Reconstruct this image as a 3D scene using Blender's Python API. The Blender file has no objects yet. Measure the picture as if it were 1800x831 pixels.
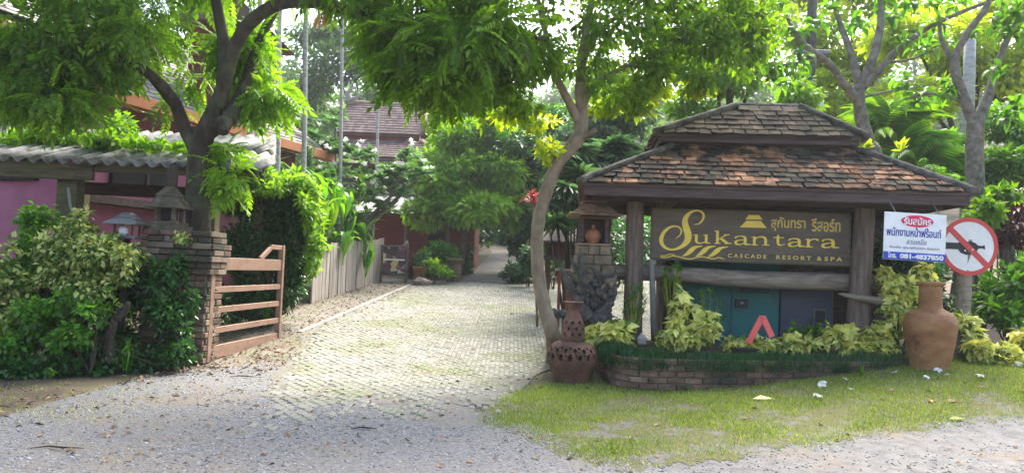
import bpy, bmesh, math, random
import numpy as np
from mathutils import Vector, Matrix, Euler
R = math.radians
rng = np.random.default_rng(7); random.seed(7)
sc = bpy.context.scene; col = sc.collection
# ------------------------------------------------------------ camera, sky, sun, exposure
F, CX, CY = 1300.0, 900.0, 415.5
cd = bpy.data.cameras.new('camera'); cam = bpy.data.objects.new('camera', cd); col.objects.link(cam); sc.camera = cam
cd.sensor_width = 36; cd.lens = 36*F/1800; cd.clip_start = .05; cd.clip_end = 1000
CAM = Vector((0, 0, 1.4))
CM = Matrix.Rotation(R(90+2.62), 3, 'X') @ Matrix.Rotation(R(2.2), 3, 'Z')
cam.matrix_world = Matrix.Translation(CAM) @ CM.to_4x4()
w = bpy.data.worlds.new('World'); sc.world = w; w.use_nodes = True
nt = w.node_tree; sky = nt.nodes.new('ShaderNodeTexSky'); sky.sky_type = 'NISHITA'; sky.sun_disc = False
SUN_EL, SUN_AZ = 50, 24            # degrees; azimuth measured from +Y towards +X
sky.sun_elevation = R(SUN_EL); sky.sun_rotation = R(SUN_AZ); sky.air_density = 1.0; sky.dust_density = 4.0; sky.ozone_density = .6
bg = nt.nodes['Background']; nt.links.new(sky.outputs[0], bg.inputs[0]); bg.inputs[1].default_value = .15
sl = bpy.data.lights.new('sun', 'SUN'); so = bpy.data.objects.new('sun', sl); col.objects.link(so)
sl.energy = 3.3; sl.angle = R(32); sl.color = (1, .95, .86)
sd = Vector((math.sin(R(SUN_AZ))*math.cos(R(SUN_EL)), math.cos(R(SUN_AZ))*math.cos(R(SUN_EL)), math.sin(R(SUN_EL))))
so.matrix_world = Matrix.Translation((0, 0, 30)) @ sd.to_track_quat('Z', 'Y').to_matrix().to_4x4()
vs = sc.view_settings; vs.view_transform = 'Standard'; vs.look = 'None'; vs.exposure = 1.92; vs.gamma = 1
sc.cycles.max_bounces = 7; sc.cycles.diffuse_bounces = 4; sc.cycles.transmission_bounces = 5; sc.cycles.transparent_max_bounces = 6
sc.cycles.volume_bounces = 0; sc.cycles.sample_clamp_indirect = 6

# ------------------------------------------------------------ place maths
def sst(a, b, x):
    t = np.clip((x-a)/(b-a), 0, 1); return t*t*(3-2*t)
def softp(x, k): return np.log1p(np.exp(np.clip(x/k, -40, 40)))*k
def gz(x, y):
    x = np.asarray(x, float); y = np.asarray(y, float)
    z = .062*softp(y-9.5, .9) + .018*softp(y-25, 2) + .26*softp(y-46, 3)*(.5+.5*sst(30, 70, y)) - .2*softp(y-150, 6)
    z = z + .32*sst(1.6, 6.2, x)*sst(6.0, 9.6, y) + .05*np.sin(x*.7+1)*sst(60, 30, y)*sst(4, 12, np.abs(x)) + .10*softp(np.abs(x)-14, 2)
    return z
def ray(px, py): return CM @ Vector(((px-CX)/F, -(py-CY)/F, -1))
def P(px, py, Y):
    d = ray(px, py); return CAM + d*(Y/d.y)
def G(px, py):
    d = ray(px, py); t = 1.0
    while t < 200:
        p = CAM+d*t
        if p.z < float(gz(p.x, p.y)): break
        t += .02
    p = CAM+d*t; p.z = float(gz(p.x, p.y)); return p
def gp(x, y, dz=0): return Vector((x, y, float(gz(x, y))+dz))
def PX(m, Y): return m*Y/F          # pixels to metres at depth Y

# ------------------------------------------------------------ materials
def nodes(name):
    m = bpy.data.materials.new(name); m.use_nodes = True; return m, m.node_tree, m.node_tree.nodes['Principled BSDF']
def ramp(nt, fac, stops):
    r = nt.nodes.new('ShaderNodeValToRGB'); e = r.color_ramp.elements
    while len(e) < len(stops): e.new(.5)
    for el, (p, c) in zip(e, stops): el.position = p; el.color = (*c, 1)
    nt.links.new(fac, r.inputs[0]); return r.outputs[0]
def noise(nt, scale, detail=5, rough=.6, vec=None, dist=0):
    n = nt.nodes.new('ShaderNodeTexNoise'); n.inputs['Scale'].default_value = scale; n.inputs['Detail'].default_value = detail
    n.inputs['Roughness'].default_value = rough; n.inputs['Distortion'].default_value = dist
    if vec is None: vec = nt.nodes.new('ShaderNodeNewGeometry').outputs['Position']
    nt.links.new(vec, n.inputs['Vector']); return n.outputs[0]
def mixc(nt, fac, a, b, mode='MIX'):
    m = nt.nodes.new('ShaderNodeMix'); m.data_type = 'RGBA'; m.blend_type = mode
    for s, v in ((m.inputs[0], fac), (m.inputs[6], a), (m.inputs[7], b)):
        if hasattr(v, 'links') or hasattr(v, 'is_linked'): nt.links.new(v, s)
        elif isinstance(v, tuple): s.default_value = (*v, 1)
        else: s.default_value = v
    return m.outputs[2]
def mul(nt, a, k, add=0):
    m = nt.nodes.new('ShaderNodeMath'); m.operation = 'MULTIPLY_ADD'; nt.links.new(a, m.inputs[0]); m.inputs[1].default_value = k; m.inputs[2].default_value = add; return m.outputs[0]
def scaled(nt, sx, sy, sz, src='Position'):
    if src == 'Position': o = nt.nodes.new('ShaderNodeNewGeometry').outputs['Position']
    else: o = nt.nodes.new('ShaderNodeTexCoord').outputs[src]
    m = nt.nodes.new('ShaderNodeMapping'); m.inputs['Scale'].default_value = (sx, sy, sz); nt.links.new(o, m.inputs[0]); return m.outputs[0]
def mat(name, stops, scale=4, rough=.8, bump=.3, bscale=40, rnd=.0, island=False, stain=None, stretch=None, metal=0, spec=.3, bdist=.02):
    """noise-ramped colour; rnd = value jitter per object (or per mesh island); stain = (colour, scale, lo, hi)"""
    m, nt, b = nodes(name)
    v = scaled(nt, *stretch) if stretch else None
    c = ramp(nt, noise(nt, scale, vec=v), stops)
    if rnd:
        if island: r = nt.nodes.new('ShaderNodeNewGeometry').outputs['Random Per Island']
        else: r = nt.nodes.new('ShaderNodeObjectInfo').outputs['Random']
        h = nt.nodes.new('ShaderNodeHueSaturation'); nt.links.new(c, h.inputs['Color']); nt.links.new(mul(nt, r, 2*rnd, 1-rnd), h.inputs['Value']); c = h.outputs[0]
    if stain:
        f = ramp(nt, noise(nt, stain[1], 7, .65), [(stain[2], (0, 0, 0)), (stain[3], (1, 1, 1))]); c = mixc(nt, f, c, stain[0])
    nt.links.new(c, b.inputs['Base Color']); b.inputs['Roughness'].default_value = rough; b.inputs['Metallic'].default_value = metal
    b.inputs['Specular IOR Level'].default_value = spec
    if bump:
        bp = nt.nodes.new('ShaderNodeBump'); bp.inputs['Strength'].default_value = bump; bp.inputs['Distance'].default_value = bdist
        nt.links.new(noise(nt, bscale, 6, .65, vec=v), bp.inputs['Height']); nt.links.new(bp.outputs[0], b.inputs['Normal'])
    return m
def leafmat(name, dark, light, trans, jit=.35, tf=.4, pale=None, pf=.5, gloss=.45):
    """leaf: colour from the clump's own tint, jitter per leaf, light passing through; pale = variegated leaf colour"""
    m, nt, b = nodes(name)
    a = nt.nodes.new('ShaderNodeAttribute'); a.attribute_name = 'tint'
    rp = nt.nodes.new('ShaderNodeNewGeometry').outputs['Random Per Island']
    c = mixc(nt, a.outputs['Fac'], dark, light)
    if pale:
        f = ramp(nt, rp, [(max(0, pf-.12), (0, 0, 0)), (min(1, pf+.12), (1, 1, 1))]); c = mixc(nt, f, c, pale)
    wn = nt.nodes.new('ShaderNodeTexWhiteNoise'); wn.noise_dimensions = '1D'; nt.links.new(rp, wn.inputs['W'])
    h = nt.nodes.new('ShaderNodeHueSaturation'); nt.links.new(c, h.inputs['Color']); nt.links.new(mul(nt, wn.outputs['Value'], 2*jit, 1-jit), h.inputs['Value'])
    nt.links.new(mul(nt, rp, .03, .485), h.inputs['Hue'])
    nt.links.new(h.outputs[0], b.inputs['Base Color']); b.inputs['Roughness'].default_value = gloss; b.inputs['Specular IOR Level'].default_value = .35
    t = nt.nodes.new('ShaderNodeBsdfTranslucent'); tc = mixc(nt, 1.0, h.outputs[0], trans, 'MULTIPLY'); nt.links.new(tc, t.inputs[0])
    mx = nt.nodes.new('ShaderNodeMixShader'); mx.inputs[0].default_value = tf
    nt.links.new(b.outputs[0], mx.inputs[1]); nt.links.new(t.outputs[0], mx.inputs[2])
    nt.links.new(mx.outputs[0], nt.nodes['Material Output'].inputs[0]); return m
def plain(name, c, rough=.5, metal=0, emit=0, spec=.4): 
    m = mat(name, [(.3, tuple(x*.9 for x in c)), (.7, tuple(min(1, x*1.06) for x in c))], 6, rough, 0, metal=metal, spec=spec); return m
YT = (2.2, 2.3, .5)
M = dict(
 soil=mat('soil', [(.3, (.06, .045, .032)), (.55, (.12, .09, .06)), (.75, (.19, .15, .10))], 1.6, .95, .8, 22, stain=((.07, .10, .03), .5, .52, .66)),
 gravel=mat('gravel', [(.25, (.10, .098, .097)), (.5, (.175, .172, .17)), (.75, (.265, .26, .256))], 26, .9, 1, 60, stain=((.21, .175, .13), .5, .5, .66)),
 asphalt=mat('asphalt', [(.25, (.09, .087, .085)), (.5, (.155, .15, .147)), (.8, (.22, .212, .205))], 7, .9, .7, 90, stain=((.20, .15, .11), .9, .52, .68)),
 sand=mat('sand', [(.3, (.12, .115, .095)), (.6, (.19, .182, .155)), (.8, (.25, .24, .21))], 3, .95, .6, 40, stain=((.13, .105, .07), .7, .5, .7)),
 paver=mat('paver', [(.28, (.17, .168, .14)), (.5, (.245, .24, .205)), (.75, (.33, .32, .285))], 1.1, .9, .5, 60, rnd=.2, island=True, stain=((.165, .19, .10), .7, .46, .64)),
 litter=mat('litter', [(.3, (.10, .06, .035)), (.5, (.22, .14, .08)), (.7, (.36, .27, .17))], 30, .9, 0, rnd=.4, island=True),
 pebble=mat('pebble', [(.3, (.12, .118, .117)), (.5, (.205, .20, .197)), (.75, (.31, .303, .297))], 20, .9, .2, 90, rnd=.4, island=True),
 path=mat('path', [(.3, (.10, .094, .088)), (.6, (.16, .15, .14)), (.8, (.2, .19, .175))], 1.2, .9, .5, 30),  # darkened colour: the gloom over the path is put into it
 bark=mat('bark', [(.3, (.03, .023, .018)), (.55, (.07, .054, .042)), (.8, (.14, .115, .09))], 9, .95, 1, 30, stretch=(1, 1, .35), bdist=.04, stain=((.11, .12, .07), 2.2, .52, .7)),
 barkpale=mat('barkpale', [(.3, (.14, .10, .065)), (.55, (.27, .205, .14)), (.8, (.38, .31, .225))], 8, .92, .9, 30, stretch=(1, 1, .4), bdist=.03, stain=((.12, .12, .06), 3, .55, .75)),
 barkgrey=mat('barkgrey', [(.3, (.13, .112, .09)), (.55, (.235, .21, .175)), (.8, (.36, .33, .285))], 9, .95, 1, 24, stain=((.10, .10, .06), 5, .5, .66), bdist=.04, spec=.1),
 post=mat('post', [(.3, (.085, .06, .048)), (.55, (.17, .125, .10)), (.8, (.27, .21, .175))], 8, .85, .8, 30, stretch=(2.5, 2.5, .3), bdist=.015),
 log=mat('log', [(.3, (.15, .115, .09)), (.55, (.27, .22, .175)), (.8, (.40, .34, .28))], 8, .9, .9, 30, stretch=(.3, 2.5, 2.5), bdist=.015),
 wood=mat('wood', [(.3, (.045, .03, .026)), (.55, (.085, .058, .05)), (.8, (.13, .095, .082))], 6, .8, .5, 30, stretch=(.4, 2, 3), rnd=.15),
 fascia=mat('fascia', [(.3, (.055, .034, .03)), (.55, (.09, .06, .055)), (.8, (.14, .10, .095))], 6, .7, .4, 30, stretch=(.3, 2, 4), rnd=.1),
 beam=mat('beam', [(.3, (.06, .05, .032)), (.55, (.12, .10, .065)), (.8, (.2, .165, .11))], 7, .9, .6, 30, stretch=(.4, 2, 3), stain=((.09, .11, .04), 2, .5, .7)),
 tile=mat('tile', [(.3, (.13, .062, .034)), (.5, (.21, .107, .06)), (.72, (.32, .19, .115))], 3.5, .95, .8, 40, rnd=.5, stain=((.026, .021, .018), 2.3, .43, .53), spec=.1),
 tile_old=mat('tile_old', [(.3, (.032, .027, .023)), (.5, (.058, .047, .038)), (.72, (.13, .085, .055))], 4.5, .95, .8, 50, rnd=.45, stain=((.05, .055, .028), 1.6, .5, .68), spec=.1),
 tile_joined=mat('tile_joined', [(.3, (.08, .055, .045)), (.5, (.17, .11, .08)), (.72, (.32, .19, .12))], 3, .92, .6, 40, rnd=.35, island=True),
 ridge=mat('ridge', [(.3, (.07, .064, .055)), (.55, (.13, .122, .108)), (.8, (.21, .195, .17))], 7, .95, .9, 30, stain=((.04, .042, .03), 3, .46, .6), spec=.1),
 brick=mat('brick', [(.3, (.09, .055, .042)), (.5, (.17, .10, .072)), (.75, (.28, .18, .13))], 5, .92, .8, 50, rnd=.45, stain=((.05, .048, .032), 1.9, .44, .58)),
 brick_pale=mat('brick_pale', [(.3, (.13, .095, .065)), (.5, (.22, .165, .12)), (.75, (.32, .255, .195))], 5, .92, .7, 50, rnd=.3, stain=((.15, .14, .09), 2.5, .5, .68)),
 mortar=mat('mortar', [(.3, (.10, .085, .065)), (.7, (.19, .165, .13))], 9, .95, .6, 60),
 stone=mat('stone', [(.3, (.13, .095, .068)), (.55, (.23, .17, .12)), (.8, (.34, .26, .19))], 6, .92, .7, 40, rnd=.25, stain=((.12, .125, .075), 2.4, .5, .68)),
 lantern=mat('lantern', [(.3, (.06, .05, .035)), (.55, (.115, .098, .07)), (.8, (.20, .178, .138))], 8, .95, .8, 50, stain=((.07, .08, .04), 3, .5, .68)),
 terracotta=mat('terracotta', [(.3, (.24, .095, .045)), (.5, (.35, .15, .08)), (.75, (.44, .22, .125))], 3, .75, .35, 40, stain=((.09, .07, .055), 3.5, .56, .72)),
 terra_dark=mat('terra_dark', [(.3, (.09, .042, .03)), (.5, (.155, .075, .052)), (.75, (.23, .125, .088))], 7, .9, .9, 40, stain=((.06, .055, .035), 5, .5, .66)),
 jar=mat('jar', [(.25, (.17, .07, .028)), (.5, (.29, .135, .055)), (.75, (.40, .225, .11))], 3.2, .6, .5, 30, stretch=(1, 1, 2.2), stain=((.055, .032, .022), 3.6, .57, .66)),
 dark_in=plain('dark_in', (.02, .017, .015), .9),  # matte near-black standing for the shade inside openings and hollows
 gate=mat('gate', [(.3, (.24, .145, .10)), (.6, (.30, .19, .135)), (.8, (.35, .235, .17))], 3, .55, .15, 40, stain=((.15, .095, .07), 5, .54, .72), stretch=(3, .6, 3)),
 board=mat('board', [(.3, (.085, .064, .045)), (.55, (.125, .097, .07)), (.8, (.17, .138, .102))], 3, .5, .15, 60, stretch=(.6, 1, 3)),
 strip=plain('strip', (.075, .055, .042), .5),
 gold=plain('gold', (.85, .60, .05), .3, 0, spec=.6),
 gold_dull=plain('gold_dull', (.66, .48, .12), .5),
 teal=mat('teal', [(.3, (.010, .105, .11)), (.7, (.016, .16, .16))], 2, .5, .1, 60, stain=((.03, .075, .07), 3.5, .54, .72)),
 slate=mat('slate', [(.3, (.055, .065, .10)), (.7, (.085, .095, .14))], 3, .5, .05, 60),
 black=plain('black', (.02, .02, .022), .5), steel=plain('steel', (.45, .45, .47), .35, .8), darksteel=plain('darksteel', (.16, .16, .18), .4, .6),
 white=plain('white', (.80, .80, .80), .45), signwhite=plain('signwhite', (.78, .76, .74), .4), red=plain('red', (.62, .035, .04), .4), signred=plain('signred', (.58, .06, .055), .4),
 magenta=plain('magenta', (.70, .02, .10), .45), blue=plain('blue', (.03, .06, .42), .45), ink=plain('ink', (.05, .07, .33), .5), greyink=plain('greyink', (.22, .23, .38), .5),
 reflector=plain('reflector', (.85, .13, .11), .3), galv=mat('galv', [(.3, (.20, .195, .195)), (.6, (.33, .325, .33)), (.8, (.46, .455, .46))], 3, .85, .4, 30, stain=((.075, .07, .055), 2.8, .48, .64)),
 pink=mat('pink', [(.3, (.30, .10, .16)), (.6, (.38, .14, .21)), (.8, (.43, .17, .245))], 1.5, .9, .2, 30, stain=((.26, .11, .13), 1.3, .55, .75)),
 orange=mat('orange', [(.3, (.48, .17, .07)), (.7, (.60, .25, .11))], 3, .7, .2, 30),
 roofgrey=mat('roofgrey', [(.3, (.15, .135, .125)), (.55, (.26, .24, .22)), (.8, (.37, .34, .31))], 3, .9, .6, 30, rnd=.3, island=True),
 rooffar=mat('rooffar', [(.3, (.095, .065, .062)), (.55, (.155, .11, .10)), (.8, (.24, .18, .165))], 2.5, .9, .5, 20, rnd=.3, island=True),
 redwall=mat('redwall', [(.3, (.12, .035, .028)), (.7, (.19, .06, .045))], 2, .85, .2, 20),
 plank=mat('plank', [(.3, (.23, .195, .165)), (.55, (.34, .30, .26)), (.8, (.46, .42, .37))], 4, .9, .5, 30, stretch=(2, 2, .25), rnd=.22),
 concrete=mat('concrete', [(.3, (.22, .205, .18)), (.7, (.34, .32, .285))], 4, .9, .5, 40),
 drift=mat('drift', [(.3, (.05, .045, .04)), (.55, (.10, .09, .08)), (.8, (.18, .165, .15))], 12, .9, 1, 40, bdist=.03),
 boulder=mat('boulder', [(.3, (.16, .12, .10)), (.7, (.32, .25, .21))], 6, .95, .8, 30),
 petal=plain('petal', (.82, .82, .78), .5), redpost=plain('redpost', (.23, .07, .05), .7), dead=mat('dead', [(.3, (.42, .16, .03)), (.7, (.62, .30, .07))], 4, .8, 0),
 palmtrunk=mat('palmtrunk', [(.3, (.24, .235, .21)), (.55, (.40, .39, .36)), (.8, (.52, .51, .48))], 4, .9, .4, 20, stretch=(1, 1, 3)),
)
M['shrine_roof'] = mat('shrine_roof', [(.3, (.15, .085, .06)), (.5, (.25, .15, .105)), (.75, (.36, .24, .18))], 9, .92, .7, 40, stain=((.10, .10, .07), 3, .52, .68))
M['moss'] = mat('moss', [(.3, (.16, .19, .03)), (.6, (.34, .37, .05)), (.8, (.46, .44, .10))], 9, .95, 1, 60)
L = dict(
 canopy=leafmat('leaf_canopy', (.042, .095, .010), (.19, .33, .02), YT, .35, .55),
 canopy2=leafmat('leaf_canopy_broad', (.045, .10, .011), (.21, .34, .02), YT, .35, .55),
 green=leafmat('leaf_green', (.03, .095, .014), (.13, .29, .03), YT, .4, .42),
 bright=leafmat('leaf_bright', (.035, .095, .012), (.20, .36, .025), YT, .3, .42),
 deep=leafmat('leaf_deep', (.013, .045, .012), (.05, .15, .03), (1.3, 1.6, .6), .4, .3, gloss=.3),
 blue=leafmat('leaf_blue', (.03, .075, .04), (.12, .22, .11), (1.3, 1.5, .7), .35, .35, gloss=.35),
 hill=leafmat('leaf_hill', (.04, .095, .03), (.16, .27, .08), (1.4, 1.6, .6), .3, .3, gloss=.7),
 vari=leafmat('leaf_variegated', (.05, .13, .02), (.13, .26, .03), (1.4, 1.4, .8), .2, .3, pale=(.80, .77, .25), pf=.26),
 vari2=leafmat('leaf_variegated_small', (.03, .09, .012), (.09, .20, .02), (1.4, 1.4, .8), .25, .3, pale=(.52, .54, .18), pf=.5),
 mondo=leafmat('leaf_mondo', (.011, .045, .014), (.04, .13, .032), (1.2, 1.4, .7), .4, .25, gloss=.4),
 grass=leafmat('leaf_grass', (.09, .17, .015), (.27, .36, .04), (1.5, 1.6, .6), .35, .35, pale=(.42, .36, .16), pf=.82, gloss=.6),
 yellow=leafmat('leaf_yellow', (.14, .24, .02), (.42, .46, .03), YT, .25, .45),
 red=leafmat('leaf_red', (.16, .03, .04), (.50, .13, .14), (1.3, .8, .8), .3, .3),
 maroon=leafmat('leaf_maroon', (.045, .012, .016), (.14, .04, .035), (1.3, .8, .8), .4, .3),
 pot=leafmat('leaf_pot', (.03, .08, .02), (.10, .22, .04), (1.4, 1.5, .7), .3, .35),
 flower=leafmat('leaf_flower', (.75, .75, .72), (.9, .9, .86), (1, 1, 1), .08, .3),
)

# ------------------------------------------------------------ object helpers
def tag(o, label=None, cat=None, group=None, kind=None):
    for k, v in (('label', label), ('category', cat), ('group', group), ('kind', kind)):
        if v: o[k] = v
    return o
def thing(name, label, cat, loc, group=None):
    o = bpy.data.objects.new(name, None); col.objects.link(o); o.location = loc; o.empty_display_size = .1
    return tag(o, label, cat, group)
def link(name, me, m=None, parent=None):
    if m is not None and not me.materials: me.materials.append(m)
    o = bpy.data.objects.new(name, me); col.objects.link(o)
    if parent is not None:
        o.parent = parent
        if parent.type == 'EMPTY': o.matrix_parent_inverse = Matrix.Translation(-Vector(parent.location))
        else: o.matrix_parent_inverse = parent.matrix_basis.inverted() if parent.parent else parent.matrix_basis.inverted()
    return o
def meshd(name, V, Fc, smooth=False):
    me = bpy.data.meshes.new(name); me.from_pydata([tuple(v) for v in V], [], [tuple(f) for f in Fc]); me.update()
    if smooth: me.polygons.foreach_set('use_smooth', [True]*len(me.polygons))
    return me
def obj(name, V, Fc, m, parent=None, smooth=False): return link(name, meshd(name, V, Fc, smooth), m, parent)
def tri_np(name, V, T, m, parent=None, tint=None):
    me = bpy.data.meshes.new(name); me.vertices.add(len(V)); me.vertices.foreach_set('co', np.ascontiguousarray(V, np.float32).ravel())
    n = len(T); me.loops.add(3*n); me.loops.foreach_set('vertex_index', np.ascontiguousarray(T, np.int32).ravel())
    me.polygons.add(n); me.polygons.foreach_set('loop_start', np.arange(0, 3*n, 3, dtype=np.int32))
    me.update(calc_edges=True)
    if tint is not None:
        a = me.attributes.new('tint', 'FLOAT', 'POINT'); a.data.foreach_set('value', np.ascontiguousarray(tint, np.float32))
    return link(name, me, m, parent)
class B:                                   # collects solid pieces into ONE mesh
    def __init__(s): s.V = []; s.F = []
    def add(s, V, Fc):
        k = len(s.V); s.V += [Vector(v) for v in V]; s.F += [tuple(i+k for i in f) for f in Fc]; return s
    def box(s, c, d, rot=None, b=.006):
        V, Fc = cbox_data(d[0], d[1], d[2], b); c = Vector(c)
        return s.add([(rot @ v if rot else v)+c for v in V], Fc)
    def bar(s, a, b_, wd, ht, bev=.005, up=(0, 0, 1)):
        a = Vector(a); b_ = Vector(b_); y = (b_-a); Ln = y.length; y.normalize(); x = y.cross(Vector(up)).normalized(); z = x.cross(y)
        return s.box((a+b_)/2, (wd, Ln, ht), Matrix((x, y, z)).transposed(), bev)
    def tube(s, pts, rad, seg=8, res=4, wob=0, cap=True): V, Fc = tube_data(pts, rad, seg, res, wob, cap); return s.add(V, Fc)
    def lathe(s, prof, c, seg=24): V, Fc = lathe_data(prof, seg); return s.add([v+Vector(c) for v in V], Fc)
    def prism(s, poly, y0, y1, fr):        # poly of (x,z) in frame fr(x,z,y)
        n = len(poly); V = [fr(x, z, y0) for x, z in poly]+[fr(x, z, y1) for x, z in poly]
        return s.add(V, [tuple(range(n)), tuple(range(2*n-1, n-1, -1))]+[(i, i+n, (i+1) % n+n, (i+1) % n) for i in range(n)])
    def build(s, name, m, parent=None, smooth=False): return obj(name, s.V, s.F, m, parent, smooth)
_cb = {}
def cbox_data(x, y, z, b=.006):
    k = (round(x, 4), round(y, 4), round(z, 4), b)
    if k not in _cb:
        bm = bmesh.new(); bmesh.ops.create_cube(bm, size=1, matrix=Matrix.Diagonal((x, y, z, 1)))
        b = min(b, .3*min(x, y, z))
        if b > 0: bmesh.ops.bevel(bm, geom=bm.edges[:], offset=b, segments=1, affect='EDGES')
        _cb[k] = ([v.co.copy() for v in bm.verts], [tuple(v.index for v in f.verts) for f in bm.faces]); bm.free()
    return _cb[k]
def catmull(pts, n):
    pts = [np.array(p, float) for p in pts]; out = []
    e = [2*pts[0]-pts[1]]+pts+[2*pts[-1]-pts[-2]]
    for i in range(1, len(e)-2):
        for j in range(n):
            t = j/n; a, b, c, d = e[i-1:i+3]
            out.append(.5*(2*b+(c-a)*t+(2*a-5*b+4*c-d)*t*t+(3*b-a-3*c+d)*t**3))
    out.append(e[-2]); return out
def tube_data(pts, rad, seg=8, res=4, wob=0, cap=True):
    if np.isscalar(rad): rad = [rad]*len(pts)
    q = catmull([(*p, r) for p, r in zip(pts, rad)], res) if len(pts) > 2 and res > 1 else [np.array((*p, r)) for p, r in zip(pts, rad)]
    C = [Vector(a[:3]) for a in q]; V = []; Fc = []; n = len(C); x = None
    for i in range(n):
        t = (C[min(i+1, n-1)]-C[max(i-1, 0)]).normalized()
        if x is None: x = t.orthogonal().normalized()
        x = (x-t*x.dot(t)).normalized(); y = t.cross(x)
        for k in range(seg):
            r = max(.001, q[i][3])*(1+wob*(random.random()-.5)); a = 2*math.pi*k/seg
            V.append(C[i]+(x*math.cos(a)+y*math.sin(a))*r)
    for i in range(n-1):
        for k in range(seg): Fc.append((i*seg+k, i*seg+(k+1) % seg, (i+1)*seg+(k+1) % seg, (i+1)*seg+k))
    if cap: Fc += [tuple(range(seg-1, -1, -1)), tuple(range((n-1)*seg, n*seg))]
    return V, Fc
def lathe_data(prof, seg=24):
    V = []; Fc = []
    for r, z in prof:
        for k in range(seg): a = 2*math.pi*k/seg; V.append(Vector((r*math.cos(a), r*math.sin(a), z)))
    for i in range(len(prof)-1):
        for k in range(seg): Fc.append((i*seg+k, i*seg+(k+1) % seg, (i+1)*seg+(k+1) % seg, (i+1)*seg+k))
    return V, Fc
_pm = {}
def piece(name, dims, m, parent, mtx, b=.006):
    k = (name, tuple(round(d, 3) for d in dims), m.name)
    if k not in _pm:
        V, Fc = cbox_data(*dims, b); me = meshd(name, V, Fc); me.materials.append(m); _pm[k] = me
    o = link(name, _pm[k], None, parent); o.matrix_basis = mtx; return o
def sheet(name, xs, lo, hi, ny, dz, m, wob=0, skirt=True):
    """ground sheet between two curves y=lo(x) and y=hi(x), following the terrain"""
    V = []; Fc = []
    for i, x in enumerate(xs):
        a, b = lo(x), hi(x)
        for j in range(ny+1):
            y = a+(b-a)*j/ny; V.append((x, y, float(gz(x, y))+dz))
    for i in range(len(xs)-1):
        for j in range(ny): k = i*(ny+1)+j; Fc.append((k, k+ny+1, k+ny+2, k+1))
    return tag(obj(name, V, Fc, m, smooth=True), kind='structure')
def interp(pts):
    xs = [p[0] for p in pts]; ys = [p[1] for p in pts]; return lambda x: float(np.interp(x, xs, ys))

# ------------------------------------------------------------ leaves
def T_leaf(wd=.24, fold=.06, droop=.1):
    return np.array([(0, 0, 0), (-wd, .45, fold), (0, 1, -droop), (wd, .45, fold)]), np.array([(0, 2, 1), (0, 3, 2)])
def T_join(parts):
    V = []; Fc = []; k = 0
    for v, f in parts: V.append(v); Fc.append(f+k); k += len(v)
    return np.vstack(V), np.vstack(Fc)
def T_place(T, ang, size, off=(0, 0, 0), tilt=0):
    v, f = T; ca, sa = math.cos(ang), math.sin(ang); ct, st = math.cos(tilt), math.sin(tilt)
    u = v*size; u = np.stack([u[:, 0], u[:, 1]*ct-u[:, 2]*st, u[:, 1]*st+u[:, 2]*ct], 1)
    return np.stack([u[:, 0]*ca-u[:, 1]*sa, u[:, 0]*sa+u[:, 1]*ca, u[:, 2]], 1)+np.array(off), f
def T_whorl(n=7, wd=.25): return T_join([T_place(T_leaf(wd, .05, .25), 2*math.pi*i/n+.1*(i % 2), 1-.15*(i % 3), tilt=-.25) for i in range(n)])
def T_pinnate(n=6, ls=.34, wd=.2):
    ps = []
    for i in range(n):
        y = .15+.85*i/n; z = -.35*y*y
        for s in (-1, 1): ps.append(T_place(T_leaf(wd), s*-1.0*(1-.35*i/n), ls*(1-.3*abs(i/n-.4)), (0, y, z), -.25))
    ps.append(T_place(T_leaf(wd), 0, ls, (0, 1, -.35), -.5)); return T_join(ps)
def T_blade(wd=.03, seg=4, arch=.55, dro=1.1):
    V = []; Fc = []
    for i in range(seg+1):
        t = i/seg; w_ = wd*(1-t)**.6*(1 if i else .6); y = t*(1-.25*t); z = arch*math.sin(t*1.6)-dro*.5*t*t*t
        V += [(-w_, y, z), (w_, y, z+.0)]
        if i: k = 2*i; Fc += [(k-2, k-1, k+1), (k-2, k+1, k)]
    return np.array(V), np.array(Fc)
def T_broad(wd=.17, seg=6, arch=.5, dro=.9):
    V = []; Fc = []
    for i in range(seg+1):
        t = i/seg; s = max(0, (t-.18)/.82); w_ = wd*max(.06, math.sin(math.pi*min(1, s**.75))**.7) if s > 0 else .012
        if i == seg: w_ = .004
        y = t*(1-.25*t); z = arch*math.sin(t*1.5)-dro*.6*t**3
        V += [(-w_, y, z+w_*.25), (0, y, z), (w_, y, z+w_*.25)]
        if i: k = 3*i; Fc += [(k-3, k-2, k+1), (k-3, k+1, k), (k-2, k-1, k+2), (k-2, k+2, k+1)]
    return np.array(V), np.array(Fc)
def T_frond(n=18, ls=.32, arch=.5, dro=1.0):
    ps = []
    def rp(t): return np.array((0, t*(1-.2*t), arch*math.sin(t*1.5)-dro*.55*t**3))
    V = []; Fc = []
    for i in range(7):
        t = i/6; p = rp(t); w_ = .012*(1-t)+.002; V += [p+(-w_, 0, 0), p+(w_, 0, 0)]
        if i: k = 2*i; Fc += [(k-2, k-1, k+1), (k-2, k+1, k)]
    ps.append((np.array(V), np.array(Fc)))
    for i in range(n):
        t = .2+.8*i/(n-1)
        for s in (-1, 1): ps.append(T_place(T_leaf(.06, .01, .35), -s*(1.15-.55*t), ls*(.55+math.sin(math.pi*t)*.6), rp(t), -.25-.5*t))
    return T_join(ps)
def T_fan(n=9): return T_join([T_place(T_leaf(.09, .01, .35), -1.5+3.0*i/(n-1), 1-.12*abs(i-n//2)/n*2, tilt=-.1) for i in range(n)])
TL = T_leaf(); TW = T_whorl(7, .29); TP = T_pinnate(6, .33, .2); TN = T_leaf(.13, .03, .2); TBL = T_blade(); TBR = T_broad(); THEL = T_broad(.062, 6, .45, .7); TF = T_frond(); TFAN = T_fan(); TO = T_leaf(.33, .07, .15)
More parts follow.
